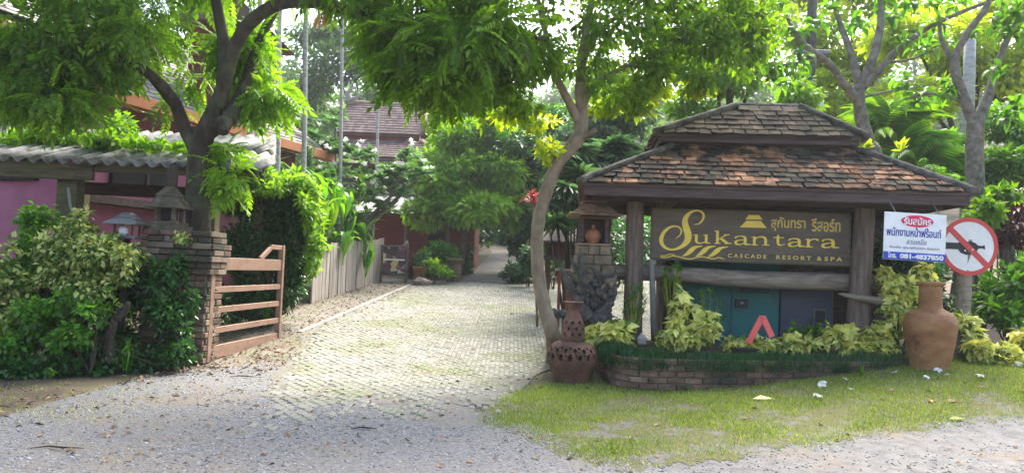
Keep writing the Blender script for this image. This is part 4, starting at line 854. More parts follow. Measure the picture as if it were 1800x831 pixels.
for i in range(8):
    x = e0.x+.5+i*(e1.x-e0.x-.8)/7; B().bar((x, SHY-.02, ez-.02), (x, min(SHY+2.6, max(SHY+.1, -x*F/(CX-470))), ez-.02+(min(SHY+2.6, max(SHY+.1, -x*F/(CX-470)))-SHY)*(bz-ez)/2.7), .06, .09).build('rafter', M['beam'], shd)
for px_, Y_, ww_ in ((120, SHY+.1, .30), (372, SHY+.6, .16), (-150, SHY+.1, .3), (140, SHY+2.5, .2), (455, SHY+2.4, .16), (-150, SHY+2.5, .2)):
    p = P(px_, 400, Y_); zt_ = ez-.04+(Y_-SHY)*(bz-ez)/2.7; zb_ = float(gz(p.x, Y_))-.05; B().box((p.x, Y_, (zt_+zb_)/2-.03), (ww_, .2, zt_-zb_-.06), b=.012).build('post', M['beam'], shd)
xb = P(150, 340, SHY+1.2).x; B().bar((xb, SHY+1.2, ez-.25), (P(330, 345, SHY+1.2).x, SHY+1.2, ez-.27), .05, .2).build('cross_board', M['wood'], shd)
V_, F_ = tube_data([P(120, 330, SHY-.15), P(125, 365, SHY-.15), P(140, 395, SHY-.15)], [.02, .018, .016], 6, 4); obj('hose', V_, F_, M['galv'], shd, True)
# creeper on the shed roof
cr = thing('roof_creeper', 'bright green creeper sprawling over the corrugated shed roof', 'creeper', (P(150, 260, SHY+1).x, SHY+1, ez+.15))
cel = [E(30, 243, SHY+1.1, 60, 18, .5), E(110, 240, SHY+1.1, 60, 20, .5), E(190, 247, SHY+.8, 50, 20, .5), E(215, 225, SHY+1.2, 34, 30, .35), E(265, 258, SHY+.7, 45, 10, .5), E(60, 232, SHY+1, 30, 12, .3), E(-60, 250, SHY+.9, 60, 16, .5), E(330, 262, SHY+.6, 40, 8, .4)]
foliage('foliage', cr, L['bright'], cel, 3600, .10, TO, tlo=.35, sub=.5, nsub=14, droop=.1); b = B()
for i in range(5): x = P(-50+i*90, 260, SHY+.7); b.tube([x, x+Vector((.35, .1, .03)), x+Vector((.7, .3, .1))], [.012, .01, .006], 5, 4)
b.build('stem', M['bark'], cr, True)
# ============================================================ PINK HOUSE behind the shed
ea = P(150, 143, 13.6); eb = P(482, 246, 19.0); eh = (ea.z+eb.z)/2; ea.z = eb.z = eh
du = (eb-ea); du.z = 0; HL = du.length+3; du.normalize(); dv = Vector((-du.y, du.x, 0))     # dv points left
hb_ = ea+dv*4; hb_.z = float(gz(hb_.x, hb_.y)); ho = thing('pink_house', 'pink rendered house with orange barge boards behind the shed', 'house', hb_)
org = ea-du*.2
def hp(u, v, z): return Vector((org.x, org.y, 0))+du*u+dv*v+Vector((0, 0, z))
def hbox(u0, u1, v0, v1, z0, z1, m, name, parent=None):
    V = [hp(u, v, z) for z in (z0, z1) for u, v in ((u0, v0), (u1, v0), (u1, v1), (u0, v1))]
    return obj(name, V, [(0, 3, 2, 1), (4, 5, 6, 7), (0, 1, 5, 4), (1, 2, 6, 5), (2, 3, 7, 6), (3, 0, 4, 7)], m, parent or ho)
hbox(.7, HL-.7, .8, 9.2, -.2, eh-.05, M['pink'], 'wall')
rw = 5.0; rh = 3.2
def rp_(u, v, lift=0): return hp(u, v, eh+min(v, 10-v)*rh/rw+lift)
V = [rp_(0, 0), rp_(HL, 0), rp_(HL, 5), rp_(0, 5), rp_(0, 10), rp_(HL, 10)]; V += [v-Vector((0, 0, .12)) for v in V]
rf = obj('roof', V, [(0, 1, 2, 3), (3, 2, 5, 4), (6, 9, 8, 7), (9, 10, 11, 8), (0, 6, 7, 1), (4, 5, 11, 10), (0, 3, 9, 6), (3, 4, 10, 9), (1, 7, 8, 2), (2, 8, 11, 5)], M['roofgrey'], ho)
sv = []; sf = []
for r_ in range(22):
    for c in range(int(HL/.22)):
        vv = .02+r_*.225; mt = Matrix.Translation(rp_(.11+c*.22, vv+.11, .025)) @ Matrix((du, (dv+Vector((0, 0, rh/rw))).normalized(), du.cross((dv+Vector((0, 0, rh/rw))).normalized()))).transposed().to_4x4() @ Euler((-.07+random.gauss(0, .02), 0, random.gauss(0, .03))).to_matrix().to_4x4()
        Vb, Fb = cbox_data(.21, .30, .022, 0); k = len(sv); sv += [mt @ q for q in Vb]; sf += [tuple(j+k for j in f) for f in Fb]
tag(obj('tile_field', sv, sf, M['roofgrey'], rf), kind='stuff')
B().bar(hp(0, -.04, eh-.06), hp(HL, -.04, eh-.06), .05, .24).build('barge_board', M['orange'], ho); B().bar(hp(0, .12, eh-.16), hp(HL, .12, eh-.16), .16, .04).build('soffit', M['orange'], ho)
for sgn in (0, 1):
    a, b_ = (rp_(-.04, 0, -.06), rp_(-.04, 5, -.06)) if sgn == 0 else (rp_(-.04, 10, -.06), rp_(-.04, 5, -.06)); B().bar(a, b_, .05, .26).build('barge_board', M['orange'], ho)
obj('gable', [hp(.7, .8, eh-.1), hp(.7, 9.2, eh-.1), hp(.7, 5, eh+2.6), hp(.66, .8, eh-.1), hp(.66, 9.2, eh-.1), hp(.66, 5, eh+2.6)], [(0, 1, 2), (5, 4, 3), (0, 3, 4, 1), (1, 4, 5, 2), (2, 5, 3, 0)], M['wood'], ho)
hbox(.60, .72, 1.6, 3.4, eh-1.75, eh-.45, M['dark_in'], 'window'); hbox(.56, .70, 3.9, 5.2, eh-1.75, eh-.45, M['dark_in'], 'window')
for u in (1.6, 4.2): hbox(u, u+1.8, .70, .82, eh-1.7, eh-.55, M['dark_in'], 'window'); hbox(u+.86, u+.94, .66, .72, eh-1.7, eh-.55, M['wood'], 'mullion')
hbox(.5, 3.2, .35, .8, eh-2.15, eh-2.0, M['wood'], 'balcony_ledge'); hbox(4.0, 6.0, .3, .62, eh-1.55, eh-1.15, M['pink'], 'balcony_panel')
hbox(.62, .72, 2.9, 3.6, .3, 1.9, M['redwall'], 'door')
# upper gable turret peeping above
tu = P(432, 72, 17.5); tw_ = thing('roof_gable', 'dark red louvred dormer rising behind the house roof', 'dormer', tu-Vector((.3, -1, 2.4)))
B().box(tu+Vector((-.6, 1.0, -.6)), (1.5, 2, 2.0)).build('wall', M['redwall'], tw_)
for i in range(6): B().box(tu+Vector((-.6, -.02, -.05-i*.12)), (1.4, .04, .06), Matrix.Rotation(.5, 3, 'X'), 0).build('louvre', M['redwall'], tw_)
b = B(); c = tu+Vector((-.6, 1, .45)); b.add([c+Vector(v) for v in ((-1.1, -1.4, -.1), (1.1, -1.4, -.1), (1.1, 1.4, -.1), (-1.1, 1.4, -.1), (0, -1.4, .95), (0, 1.4, .95))], [(0, 3, 5, 4), (1, 4, 5, 2), (0, 4, 1), (3, 2, 5), (0, 1, 2, 3)]).build('roof', M['rooffar'], tw_)
# ---- garden lantern birdhouse in the shrubs
lx = P(222, 430, 9.3); lx.z = float(gz(lx.x, lx.y)); s_ = PX(1, 9.3); gl = thing('garden_lantern', 'small dark garden lantern with pitched roof above the variegated shrub', 'lantern', lx); zl = P(222, 420, 9.3).z
B().box((lx.x, 9.3, (lx.z+zl)/2), (.07, .07, zl-lx.z)).build('post', M['wood'], gl); B().box((lx.x, 9.3, zl+.02), (.34, .3, .04)).build('floor', M['darksteel'], gl)
for sx in (-1, 1):
    for sy in (-1, 1): B().box((lx.x+sx*.11, 9.3+sy*.09, zl+.11), (.025, .025, .15)).build('corner_post', M['wood'], gl)
B().box((lx.x-.03, 9.27, zl+.1), (.1, .1, .12), b=.03).build('globe', M['white'], gl); pyr((lx.x, 9.3, zl+.18), .2, .03, .15, M['darksteel'], 'roof', gl, 3)
# ============================================================ FENCE, NOTICE BOARD, POTS at the end of the drive
f0 = Vector((-4.55, 17.0)); f1 = Vector((-4.15, 24.0)); nf = 28; fd = (f1-f0).normalized(); fw = (f1-f0).length/nf
fn = thing('board_fence', 'weathered grey-brown vertical board fence along the left of the drive', 'fence', gp(*f0))
for i in range(nf):
    p = f0+fd*fw*(i+.5); z0_ = float(gz(p.x, p.y)); h = 1.38+random.uniform(-.03, .03); piece('board', (.035, fw-.012, round(h, 2)), M['plank'], fn, Matrix.Translation((p.x+random.uniform(-.012, .012), p.y, z0_+h/2-.03)) @ Matrix.Rotation(-math.atan2(fd.x, fd.y)+random.gauss(0, .03), 4, 'Z') @ Matrix.Rotation(random.gauss(0, .008), 4, 'X'), .006)
for z in (.35, 1.1): B().bar((f0.x-.05, f0.y, float(gz(*f0))+z), (f1.x-.05, f1.y, float(gz(*f1))+z), .05, .08).build('back_rail', M['beam'], fn)
NY = 23.4; a = P(672, 433, NY); b_ = P(716, 433, NY); c = P(716, 485, NY); s_ = PX(1, NY); nz0 = float(gz(a.x, NY))
nb_ = thing('notice_board', 'framed notice board with pink and dark poster at the fence end', 'notice board', ((a.x+b_.x)/2, NY, nz0))
m, nt_, bs = nodes('poster'); tcn = nt_.nodes.new('ShaderNodeTexCoord')
v_ = nt_.nodes.new('ShaderNodeTexVoronoi'); v_.inputs['Scale'].default_value = 6; nt_.links.new(nt_.nodes.new('ShaderNodeNewGeometry').outputs['Position'], v_.inputs[0])
sx_ = nt_.nodes.new('ShaderNodeSeparateColor'); nt_.links.new(v_.outputs['Color'], sx_.inputs[0])
nt_.links.new(ramp(nt_, sx_.outputs[0], [(.3, (.05, .03, .04)), (.55, (.16, .07, .10)), (.72, (.42, .16, .26)), (.88, (.6, .5, .5)), (.97, (.55, .42, .05))]), bs.inputs['Base Color'])
B().box(((a.x+b_.x)/2, NY, (a.z+c.z)/2+.02), (b_.x-a.x, .03, a.z-c.z-.05)).build('poster', m, nb_)
B().box(((a.x+b_.x)/2, NY-.02, (a.z+c.z)/2+.05), (b_.x-a.x-.12, .01, .05), b=0).build('poster_band', M['white'], nb_)
for i, (x, zt_) in enumerate(((a.x, a.z+.06), (b_.x, a.z+.14))): V_, F_ = tube_data([(x, NY, nz0-.05), (x+.01, NY, (nz0+zt_)/2), (x, NY, zt_)], .04, 8, 3, .1); obj('frame_post', V_, F_, M['post'], nb_, True)
for z in (a.z, c.z+.03): V_, F_ = tube_data([(a.x, NY-.03, z), (b_.x, NY-.03, z+.03)], .03, 8, 1); obj('frame_rail', V_, F_, M['post'], nb_, True)
V_, F_ = tube_data([(b_.x-.15, NY, a.z+.02), (b_.x-.03, NY, a.z+.14), (b_.x+.02, NY, a.z+.16)], [.04, .06, .05], 8, 3); obj('carved_finial', V_, F_, M['galv'], nb_, True)
# ---- red-brown hut with pale roof
BY_ = 28.0; ha = P(655, 470, BY_); hbq = P(832, 470, BY_); wz = float(gz(ha.x, BY_)); wt_ = P(740, 378, BY_).z
hut = thing('red_hut', 'low red-brown hut with pale corrugated roof at the end of the drive', 'hut', ((ha.x+hbq.x)/2, BY_+2, wz))
B().box(((ha.x+hbq.x)/2, BY_+2, (wz+wt_)/2), (hbq.x-ha.x, 4, wt_-wz)).build('wall', M['redwall'], hut)
B().box((P(770, 440, BY_).x, BY_-.02, wz+.95), (.8, .06, 1.9)).build('doorway', M['dark_in'], hut)
for px_ in (712, 785): V_, F_ = tube_data([(P(px_, 450, BY_-1.2).x, BY_-1.2, wz-.1), (P(px_, 450, BY_-1.2).x, BY_-1.2, wt_-.05)], .07, 8, 1); obj('porch_post', V_, F_, M['post'], hut, True)
V = []; Fc = []
for j in range(61):
    x = ha.x-.6+(hbq.x-ha.x+1.0)*j/60
    for y, z in ((BY_-1.6, wt_-.05), (BY_+2, wt_+.85)): V.append((x, y, z+.03*math.sin(j*1.57)))
    if j: k = 2*j; Fc.append((k-2, k, k+1, k-1))
o = obj('roof', V, Fc, M['galv'], hut); o.modifiers.new('thickness', 'SOLIDIFY').thickness = .02
# ---- far hall with tiled double roof and finial
HY_ = 33.0
hall = thing('tiled_hall', 'far hall with purple-brown tiled gable roof and pale ridge finial', 'hall', gp(P(660, 300, HY_).x, HY_+2))
p0, p1, p2, p3 = P(590, 178, HY_+2), P(738, 188, HY_+2), P(738, 237, HY_), P(590, 232, HY_)
p0.z = p1.z = (p0.z+p1.z)/2; p2.z = p3.z = (p2.z+p3.z)/2; p0.x = p3.x; p1.x = p2.x
def slope(name, q, th, rows, cols, parent):
    nrm = (q[2]-q[3]).cross(q[0]-q[3]).normalized(); U = [v-nrm*th for v in q]
    d = obj(name, list(q)+U, [(0, 1, 2, 3), (7, 6, 5, 4), (0, 4, 5, 1), (1, 5, 6, 2), (2, 6, 7, 3), (3, 7, 4, 0)], M['rooffar'], parent); sv = []; sf = []
    for r_ in range(rows):
        for c in range(cols):
            l = q[3].lerp(q[0], (r_+.5)/rows); rr = q[2].lerp(q[1], (r_+.5)/rows); p = l.lerp(rr, (c+.5)/cols)+nrm*.03; u = (rr-l).normalized(); v = (q[0]-q[3]); v = (v-u*v.dot(u)).normalized()
            mt = Matrix.Translation(p) @ Matrix((u, v, u.cross(v))).transposed().to_4x4() @ Matrix.Rotation(-.12+random.gauss(0, .02), 4, 'X'); Vb, Fb = cbox_data((rr-l).length/cols*.97, (q[0]-q[3]).length/rows*1.3, .03, 0); k = len(sv); sv += [mt @ z for z in Vb]; sf += [tuple(j+k for j in f) for f in Fb]
    tag(obj('tile_field', sv, sf, M['rooffar'], d), kind='stuff'); return d
slope('upper_roof', [p0, p1, p2, p3], .15, 12, 22, hall)
back = [p1+Vector((0, .02, 0)), p0+Vector((0, .02, 0)), p3+Vector((0, 4, 0)), p2+Vector((0, 4, 0))]; slope('rear_roof', back, .15, 6, 8, hall)
V_, F_ = tube_data([p0+Vector((-.1, 0, .05)), p0.lerp(p1, .5)+Vector((0, 0, -.03)), p1+Vector((.1, 0, .05))], .12, 8, 6, .1); obj('ridge', V_, F_, M['barkpale'], hall, True)
B().box(((p2.x+p3.x)/2, HY_+2, p2.z-.35), (p2.x-p3.x-.1, 3.6, .75)).build('clerestory', M['redwall'], hall)
q0, q1, q2, q3 = P(600, 246, HY_+.1), P(742, 250, HY_+.1), P(778, 278, HY_-1.5), P(575, 275, HY_-1.5); q0.z = q1.z = (q0.z+q1.z)/2; q2.z = q3.z = (q2.z+q3.z)/2
slope('lower_roof', [q0, q1, q2, q3], .15, 8, 26, hall)
B().box(((p2.x+p3.x)/2, HY_+2, (q2.z+float(gz(p2.x, HY_)))/2-.05), (p2.x-p3.x+.6, 4.2, q2.z-float(gz(p2.x, HY_))-.1)).build('wall', M['wood'], hall)
V_, F_ = tube_data([p1.lerp(p2, 0)+Vector((.06, 0, .05)), p2+Vector((.06, 0, .05))], .1, 8, 1); obj('verge', V_, F_, M['barkpale'], hall, True)
V_, F_ = tube_data([q1+Vector((0, 0, .05)), q2+Vector((0, 0, .05))], .13, 8, 1); obj('verge', V_, F_, M['barkpale'], hall, True)
fp = p0+Vector((.15, 0, .1)); V_, F_ = tube_data([fp, fp+Vector((-.15, 0, .35)), fp+Vector((.05, 0, .65)), fp+Vector((.0, 0, .95))], [.16, .13, .08, .02], 8, 5); obj('finial', V_, F_, M['concrete'], hall, True)
V_, F_ = tube_data([fp+Vector((0, 0, .1)), fp+Vector((.3, 0, .2)), fp+Vector((.35, 0, .5))], [.09, .07, .02], 8, 4); obj('finial', V_, F_, M['concrete'], hall, True)
# ---- planted pot, boulder, block at the drive end
def potted(px_, py_, Y, r_, h, label, plant_label):
    p = P(px_, py_, Y); p.z = float(gz(p.x, p.y)); t = thing('clay_pot', label, 'pot', p)
    B().lathe([(0, 0), (r_*.7, 0), (r_*.95, h*.9), (r_*1.1, h*.9), (r_*1.1, h), (r_*.9, h), (r_*.85, h*.85), (0, h*.85)], p, 20).build('body', M['terracotta'], t, True)
    return shrub('potted_plant', plant_label, p+Vector((0, 0, h*.85)), [((p.x, p.y, p.z+h+.28), (.32, .32, .25))], 260, .16, TL, L['pot'], 3, cat='plant')
potted(738, 478, 23.2, .22, .55, 'orange clay pot with a leafy plant beside the notice board', 'leafy green plant in the clay pot by the notice board')
bp_ = P(741, 486, 22.6); bp_.z = float(gz(bp_.x, bp_.y))
def rock(name, label, c, s, m):
    bm = bmesh.new(); bmesh.ops.create_icosphere(bm, subdivisions=3, radius=1)
    for v in bm.verts: v.co *= 1+.18*math.sin(v.co.x*5+c.x)*math.sin(v.co.y*4+1)+.1*math.sin(v.co.z*7); v.co = Vector((v.co.x*s[0]+c.x, v.co.y*s[1]+c.y, v.co.z*s[2]+c.z+s[2]*.6))
    me = bpy.data.meshes.new(name); bm.to_mesh(me); bm.free(); me.polygons.foreach_set('use_smooth', [True]*len(me.polygons)); return tag(link(name, me, m), label, 'rock')
rock('boulder', 'rounded brown boulder at the foot of the clay pot', bp_, (.28, .2, .16), M['boulder'])
rp0 = P(922, 480, 25); rp0.z = float(gz(rp0.x, rp0.y)); rock('boulder', 'flat pinkish stone at the right side of the path', rp0, (.4, .25, .14), M['boulder'])
op = P(798, 482, 24.2); op.z = float(gz(op.x, op.y)); ob = thing('brick_plinth', 'small orange brick plinth at the mouth of the path', 'plinth', op)
for i in range(7):
    for j in range(2): piece('brick', (.2, .38, .09), M['brick'], ob, Matrix.Translation((op.x-.105+.21*j, op.y, op.z+.05+.1*i)) @ Matrix.Rotation(random.gauss(0, .03), 4, 'Z'))
B().box((op.x, op.y, op.z+.76), (.5, .48, .07)).build('cap', M['stone'], ob)
# ---- utility poles behind the pavilion
for px_, Y_, r_, top, lab, mm in ((1419, 20, .16, -60, 'grey utility pole with cross-arm behind the pavilion ridge', 'darksteel'), (1699, 16.5, .15, 60, 'pale concrete pole behind the forked frangipani', 'palmtrunk')):
    p = P(px_, 330, Y_); p.z = float(gz(p.x, p.y)); zt_ = P(px_, top, Y_).z; up = thing('utility_pole', lab, 'pole', p)
    V_, F_ = tube_data([p-Vector((0, 0, .2)), p+Vector((0, 0, (zt_-p.z)*.5)), Vector((p.x+.05, p.y, zt_))], [r_, r_*.9, r_*.8], 12, 3); obj('shaft', V_, F_, M['drift' if mm == 'darksteel' else mm], up, True)
    if mm == 'darksteel':
        zc = P(px_, 95, Y_).z; B().box((p.x, p.y-.2, zc), (.9, .1, .1)).build('cross_arm', M['darksteel'], up); B().box((p.x+.2, p.y-.25, P(px_, 185, Y_).z), (.16, .16, .4), b=.03).build('lamp_box', M['white'], up)

# ============================================================ TREES
def Pl(l, Y): return [P(p[0], p[1], Y+(p[2] if len(p) > 2 else 0)) for p in l]
# ---- big pinnate tree behind the gate pillar, one limb arching over the drive
TY = 10.25
lt = thing('gate_tree', 'large dark-barked tree behind the brick gate pillar, its limb arching over the drive', 'tree', gp(P(350, 600, TY).x, TY))
b = B(); base = gp(P(352, 500, TY).x, TY, -.1)
limb(b, [base]+Pl([(352, 520), (350, 420), (347, 330), (352, 262), (372, 205), (392, 150), (392, 70), (378, -10), (372, -120)], TY), [.26, .20, .17, .155, .15, .12, .095, .08, .07, .05], 12)
limb(b, Pl([(352, 275), (325, 225), (300, 170), (255, 125), (170, 88), (90, 58), (0, 22), (-120, -10)], TY)[0:1]+Pl([(325, 225, 0), (302, 172, -.2), (255, 125, -.5), (170, 88, -.8), (90, 58, -1.0), (0, 22, -1.2), (-120, -10, -1.4)], TY), [.12, .095, .08, .065, .05, .04, .035, .025], 10)
limb(b, Pl([(312, 190, -.1), (255, 120, .3), (200, 60, .6), (110, 10, .8), (20, -30, 1)], TY), [.08, .07, .055, .04, .03], 8)
limb(b, Pl([(385, 190), (398, 130, -.1), (412, 85, -.2), (440, 40, -.3), (490, 8, -.5), (560, 6, -.7), (650, 28, -.9), (750, 48, -1.0), (850, 62, -1.1), (960, 70, -1.1)], TY), [.11, .10, .095, .09, .085, .08, .07, .06, .045, .03], 10)
limb(b, Pl([(400, 215), (430, 150, .2), (455, 75, .4), (490, 5, .6), (520, -70, .8)], TY), [.11, .085, .07, .06, .04], 8)
limb(b, Pl([(640, 22, -.9), (700, -10, -.7), (780, -40, -.6)], TY), [.05, .04, .02], 7)
limb(b, Pl([(600, 12, -.8), (660, 50, -1.3), (740, 90, -1.7)], TY), [.04, .03, .015], 7)
limb(b, Pl([(360, 235), (395, 215, -.2), (392, 232, -.35)], TY), [.13, .10, .07], 9)
b.build('trunk', M['bark'], lt, True)
el = [E(60, 60, 9.2, 110, 45, .9), E(180, 40, 9.6, 110, 45, 1), E(270, 50, 11.2, 80, 50, .8), E(45, 145, 9.0, 75, 34, .7), E(145, 95, 9.3, 75, 36, .7), E(235, 55, 9.4, 40, 35, .7), E(30, 110, 9.3, 90, 50, .9), E(430, 110, 11.2, 50, 50, .5, .6), E(470, 180, 11.2, 50, 26, .5, .5), E(330, 120, 11.3, 50, 50, .5, .6),
      E(-120, 80, 8.9, 120, 80, 1), E(330, -50, 11, 140, 45, 1.2), E(120, -50, 9.4, 160, 50, 1.2), E(480, -60, 9.9, 120, 45, 1.2, .7), E(90, 170, 8.8, 45, 26, .4, .7), E(300, 190, 10.9, 24, 22, .4, .4)]
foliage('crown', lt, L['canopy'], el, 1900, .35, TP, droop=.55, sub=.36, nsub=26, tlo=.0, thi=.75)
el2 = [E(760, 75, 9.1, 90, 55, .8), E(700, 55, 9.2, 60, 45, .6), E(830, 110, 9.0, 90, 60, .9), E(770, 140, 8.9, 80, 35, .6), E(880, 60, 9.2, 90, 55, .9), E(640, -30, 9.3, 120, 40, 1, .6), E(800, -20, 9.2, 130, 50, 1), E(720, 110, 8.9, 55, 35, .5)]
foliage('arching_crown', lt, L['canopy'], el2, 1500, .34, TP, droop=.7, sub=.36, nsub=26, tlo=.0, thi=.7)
foliage('sunlit_foliage', lt, L['bright'], [E(425, 85, 10.8, 40, 60, .4), E(450, 165, 10.7, 60, 28, .4), E(95, 165, 9.3, 70, 24, .4), E(200, 95, 10.2, 50, 40, .4), E(400, 265, 10.6, 28, 18, .3), E(405, 310, 10.2, 20, 30, .25), E(690, 75, 9.5, 45, 30, .4)], 900, .34, TP, droop=.6, sub=.45, nsub=9, tlo=.3)  # sunlight put into the colour: brighter leaves than the crown's
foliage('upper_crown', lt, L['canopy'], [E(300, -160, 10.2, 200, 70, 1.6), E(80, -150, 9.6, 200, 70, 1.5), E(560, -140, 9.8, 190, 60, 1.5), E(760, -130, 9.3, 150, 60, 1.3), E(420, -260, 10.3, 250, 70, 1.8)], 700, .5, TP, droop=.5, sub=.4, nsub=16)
# ---- leaning tree at the right of the drive
CYt = 9.95
ct = thing('leaning_tree', 'slender pale-barked tree leaning at the right edge of the drive', 'tree', G(978, 618))
b = B()
limb(b, [G(980, 628)-Vector((0, 0, .08))]+Pl([(972, 590), (955, 530), (945, 470), (945, 405), (958, 345), (982, 285), (1018, 240), (1022, 195), (1020, 140), (1028, 70), (1040, 0), (1050, -80)], CYt), [.17, .11, .094, .088, .086, .086, .09, .096, .084, .07, .054, .042, .03], 12, 6, .12)
limb(b, Pl([(1018, 215), (1000, 180, -.1), (978, 135, -.2), (966, 85, -.3), (950, 20, -.4), (940, -40, -.4)], CYt), [.075, .06, .05, .04, .03, .02], 9)
limb(b, Pl([(1021, 190), (1045, 150, .1), (1085, 125, .2), (1140, 100, .3), (1200, 70, .4)], CYt), [.06, .045, .035, .025, .015], 8)
limb(b, Pl([(1012, 245), (1035, 235, -.1), (1048, 228, -.15)], CYt), [.06, .04, .03], 8)
limb(b, Pl([(1025, 100), (1060, 50, .3), (1110, 10, .6)], CYt), [.045, .035, .02], 8)
b.build('trunk', M['barkpale'], ct, True)
el = [E(960, 90, 9.7, 80, 55, .8), E(900, 120, 9.5, 65, 55, .7), E(880, 170, 9.5, 60, 32, .5), E(1080, 60, 10, 90, 60, .9), E(1150, 110, 10.2, 80, 50, .8), E(1040, 130, 9.9, 60, 40, .6, .7), E(1210, 60, 10.4, 90, 60, .9), E(1090, 165, 10.2, 70, 32, .5, .8), E(1280, 80, 10.6, 80, 70, .9), E(1150, 0, 10.3, 150, 45, 1), E(960, 5, 9.8, 55, 30, .8, .5), E(1280, 0, 10.6, 120, 45, 1), E(920, 190, 9.6, 40, 25, .4), E(1230, 140, 10.4, 50, 25, .5), E(1050, -60, 10, 180, 45, 1.2), E(1330, 50, 10.8, 60, 60, .8)]
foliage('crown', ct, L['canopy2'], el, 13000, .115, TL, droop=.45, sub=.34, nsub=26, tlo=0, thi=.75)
foliage('sunlit_foliage', ct, L['yellow'], [E(965, 260, 10.0, 22, 24, .25), E(950, 215, 10.2, 45, 18, .3), E(1080, 190, 10.5, 70, 25, .4), E(1130, 160, 10.6, 60, 30, .4), E(890, 205, 9.9, 40, 20, .3), E(1225, 155, 10.8, 45, 22, .3), E(965, 275, 10.0, 16, 18, .2)], 2300, .11, TL, droop=.4, sub=.4, nsub=9, tlo=.1, thi=.9)  # yellow leaf colour carries the sunlight on these clumps
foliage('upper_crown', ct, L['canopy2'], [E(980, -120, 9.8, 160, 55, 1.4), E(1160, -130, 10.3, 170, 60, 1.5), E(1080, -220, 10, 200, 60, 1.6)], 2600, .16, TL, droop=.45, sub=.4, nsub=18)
# ---- frangipani trees on the right
def frangi(label, base, limbs, ends, Y, n=16, ls=.42, m='green', extra=None):
    t = thing('frangipani_tree', label, 'tree', base, 'frangipani trees behind the pavilion'); b = B()
    for pts, rr in limbs: limb(b, pts, [x*.84 for x in rr], 10, 5, .14)
    b.build('trunk', M['barkgrey'], t, True)
    rosettes('crown', t, L[m], [(tuple(P(e[0], e[1], Y+e[2])), n, ls*random.uniform(.7, 1.05), -.7, .8, (0, .8)) for e in ends for _ in range(2) for e in [(e[0]+random.uniform(-14, 14), e[1]+random.uniform(-12, 12), e[2]+random.uniform(-.2, .2))]], T_broad(.13, 4, .25, .8)); return t
FY1 = 13.9
b1 = gp(P(1545, 330, FY1).x, FY1, -.05)
ends1 = [(1375, 15, -.2), (1400, 60, -.4), (1345, 40, .2), (1460, 10, .1), (1480, 40, .4), (1540, -10, 0), (1560, 40, .3), (1600, 70, -.3), (1640, 40, -.2), (1690, 15, -.3), (1420, 100, -.5), (1360, 110, .1), (1620, 100, .2), (1500, -20, .3), (1750, 0, 0), (1660, 80, .5), (1590, 20, .5), (1440, 50, .6), (1640, 150, .3), (1600, 165, -.2), (1380, 150, .3), (1575, 130, .6), (1700, 60, .4), (1520, 60, .8)]
frangi('spreading frangipani tree leaning behind the right end of the pavilion roof', b1, [
    ([b1]+Pl([(1540, 300), (1525, 250), (1512, 195), (1510, 150)], FY1), [.2, .17, .15, .14, .13]), (Pl([(1512, 180), (1485, 150, -.1), (1455, 110, -.2), (1410, 75, -.3), (1380, 25, -.3)], FY1), [.11, .09, .07, .055, .035]),
    (Pl([(1510, 155), (1498, 100, .1), (1480, 50, .2), (1462, 0, .2)], FY1), [.10, .08, .06, .04]), (Pl([(1512, 160), (1535, 100, 0), (1548, 40, .1), (1545, -30, .1)], FY1), [.11, .10, .08, .05]),
    (Pl([(1515, 155), (1545, 125, -.2), (1580, 85, -.3), (1640, 45, -.3), (1720, 10, -.3), (1790, -15, -.3)], FY1), [.10, .08, .065, .05, .04, .02]), (Pl([(1560, 110, -.2), (1600, 105, .1), (1650, 85, .4)], FY1), [.04, .03, .02]),
    (Pl([(1450, 108, -.2), (1400, 110, 0), (1360, 120, .1)], FY1), [.04, .03, .02]), (Pl([(1520, 170, 0), (1570, 160, .1), (1640, 150, .3)], FY1), [.035, .025, .015])], ends1, FY1, 9, .46, 'green')
FY2 = 12.9; b2_ = gp(P(1714, 360, FY2).x, FY2, -.05)
frangi('forked grey frangipani trunk beside the round traffic sign', b2_, [
    ([b2_]+Pl([(1714, 340), (1713, 270), (1716, 205)], FY2), [.2, .18, .17, .16]), (Pl([(1714, 220), (1692, 165), (1678, 110), (1700, 60, -.1), (1735, 10, -.2), (1750, -40, -.2)], FY2), [.13, .10, .085, .07, .06, .04]),
    (Pl([(1718, 215), (1738, 165, .1), (1755, 110, .2), (1775, 60, .2), (1800, 20, .2)], FY2), [.12, .09, .07, .06, .04]), (Pl([(1678, 112), (1655, 70, .2), (1650, 20, .3)], FY2), [.06, .045, .03]), (Pl([(1700, 180), (1640, 165, .2), (1590, 175, .4)], FY2), [.05, .035, .02])],
    [(1750, -20, -.2), (1800, 20, .2), (1650, 20, .3), (1780, 70, 0), (1830, 60, .2), (1820, 130, .1), (1760, 130, -.3), (1625, 175, .3), (1655, 180, .2), (1800, 190, .2), (1770, 215, -.2), (1740, 40, .4), (1700, 0, 0), (1850, 0, 0)], FY2, 9, .44, 'green')
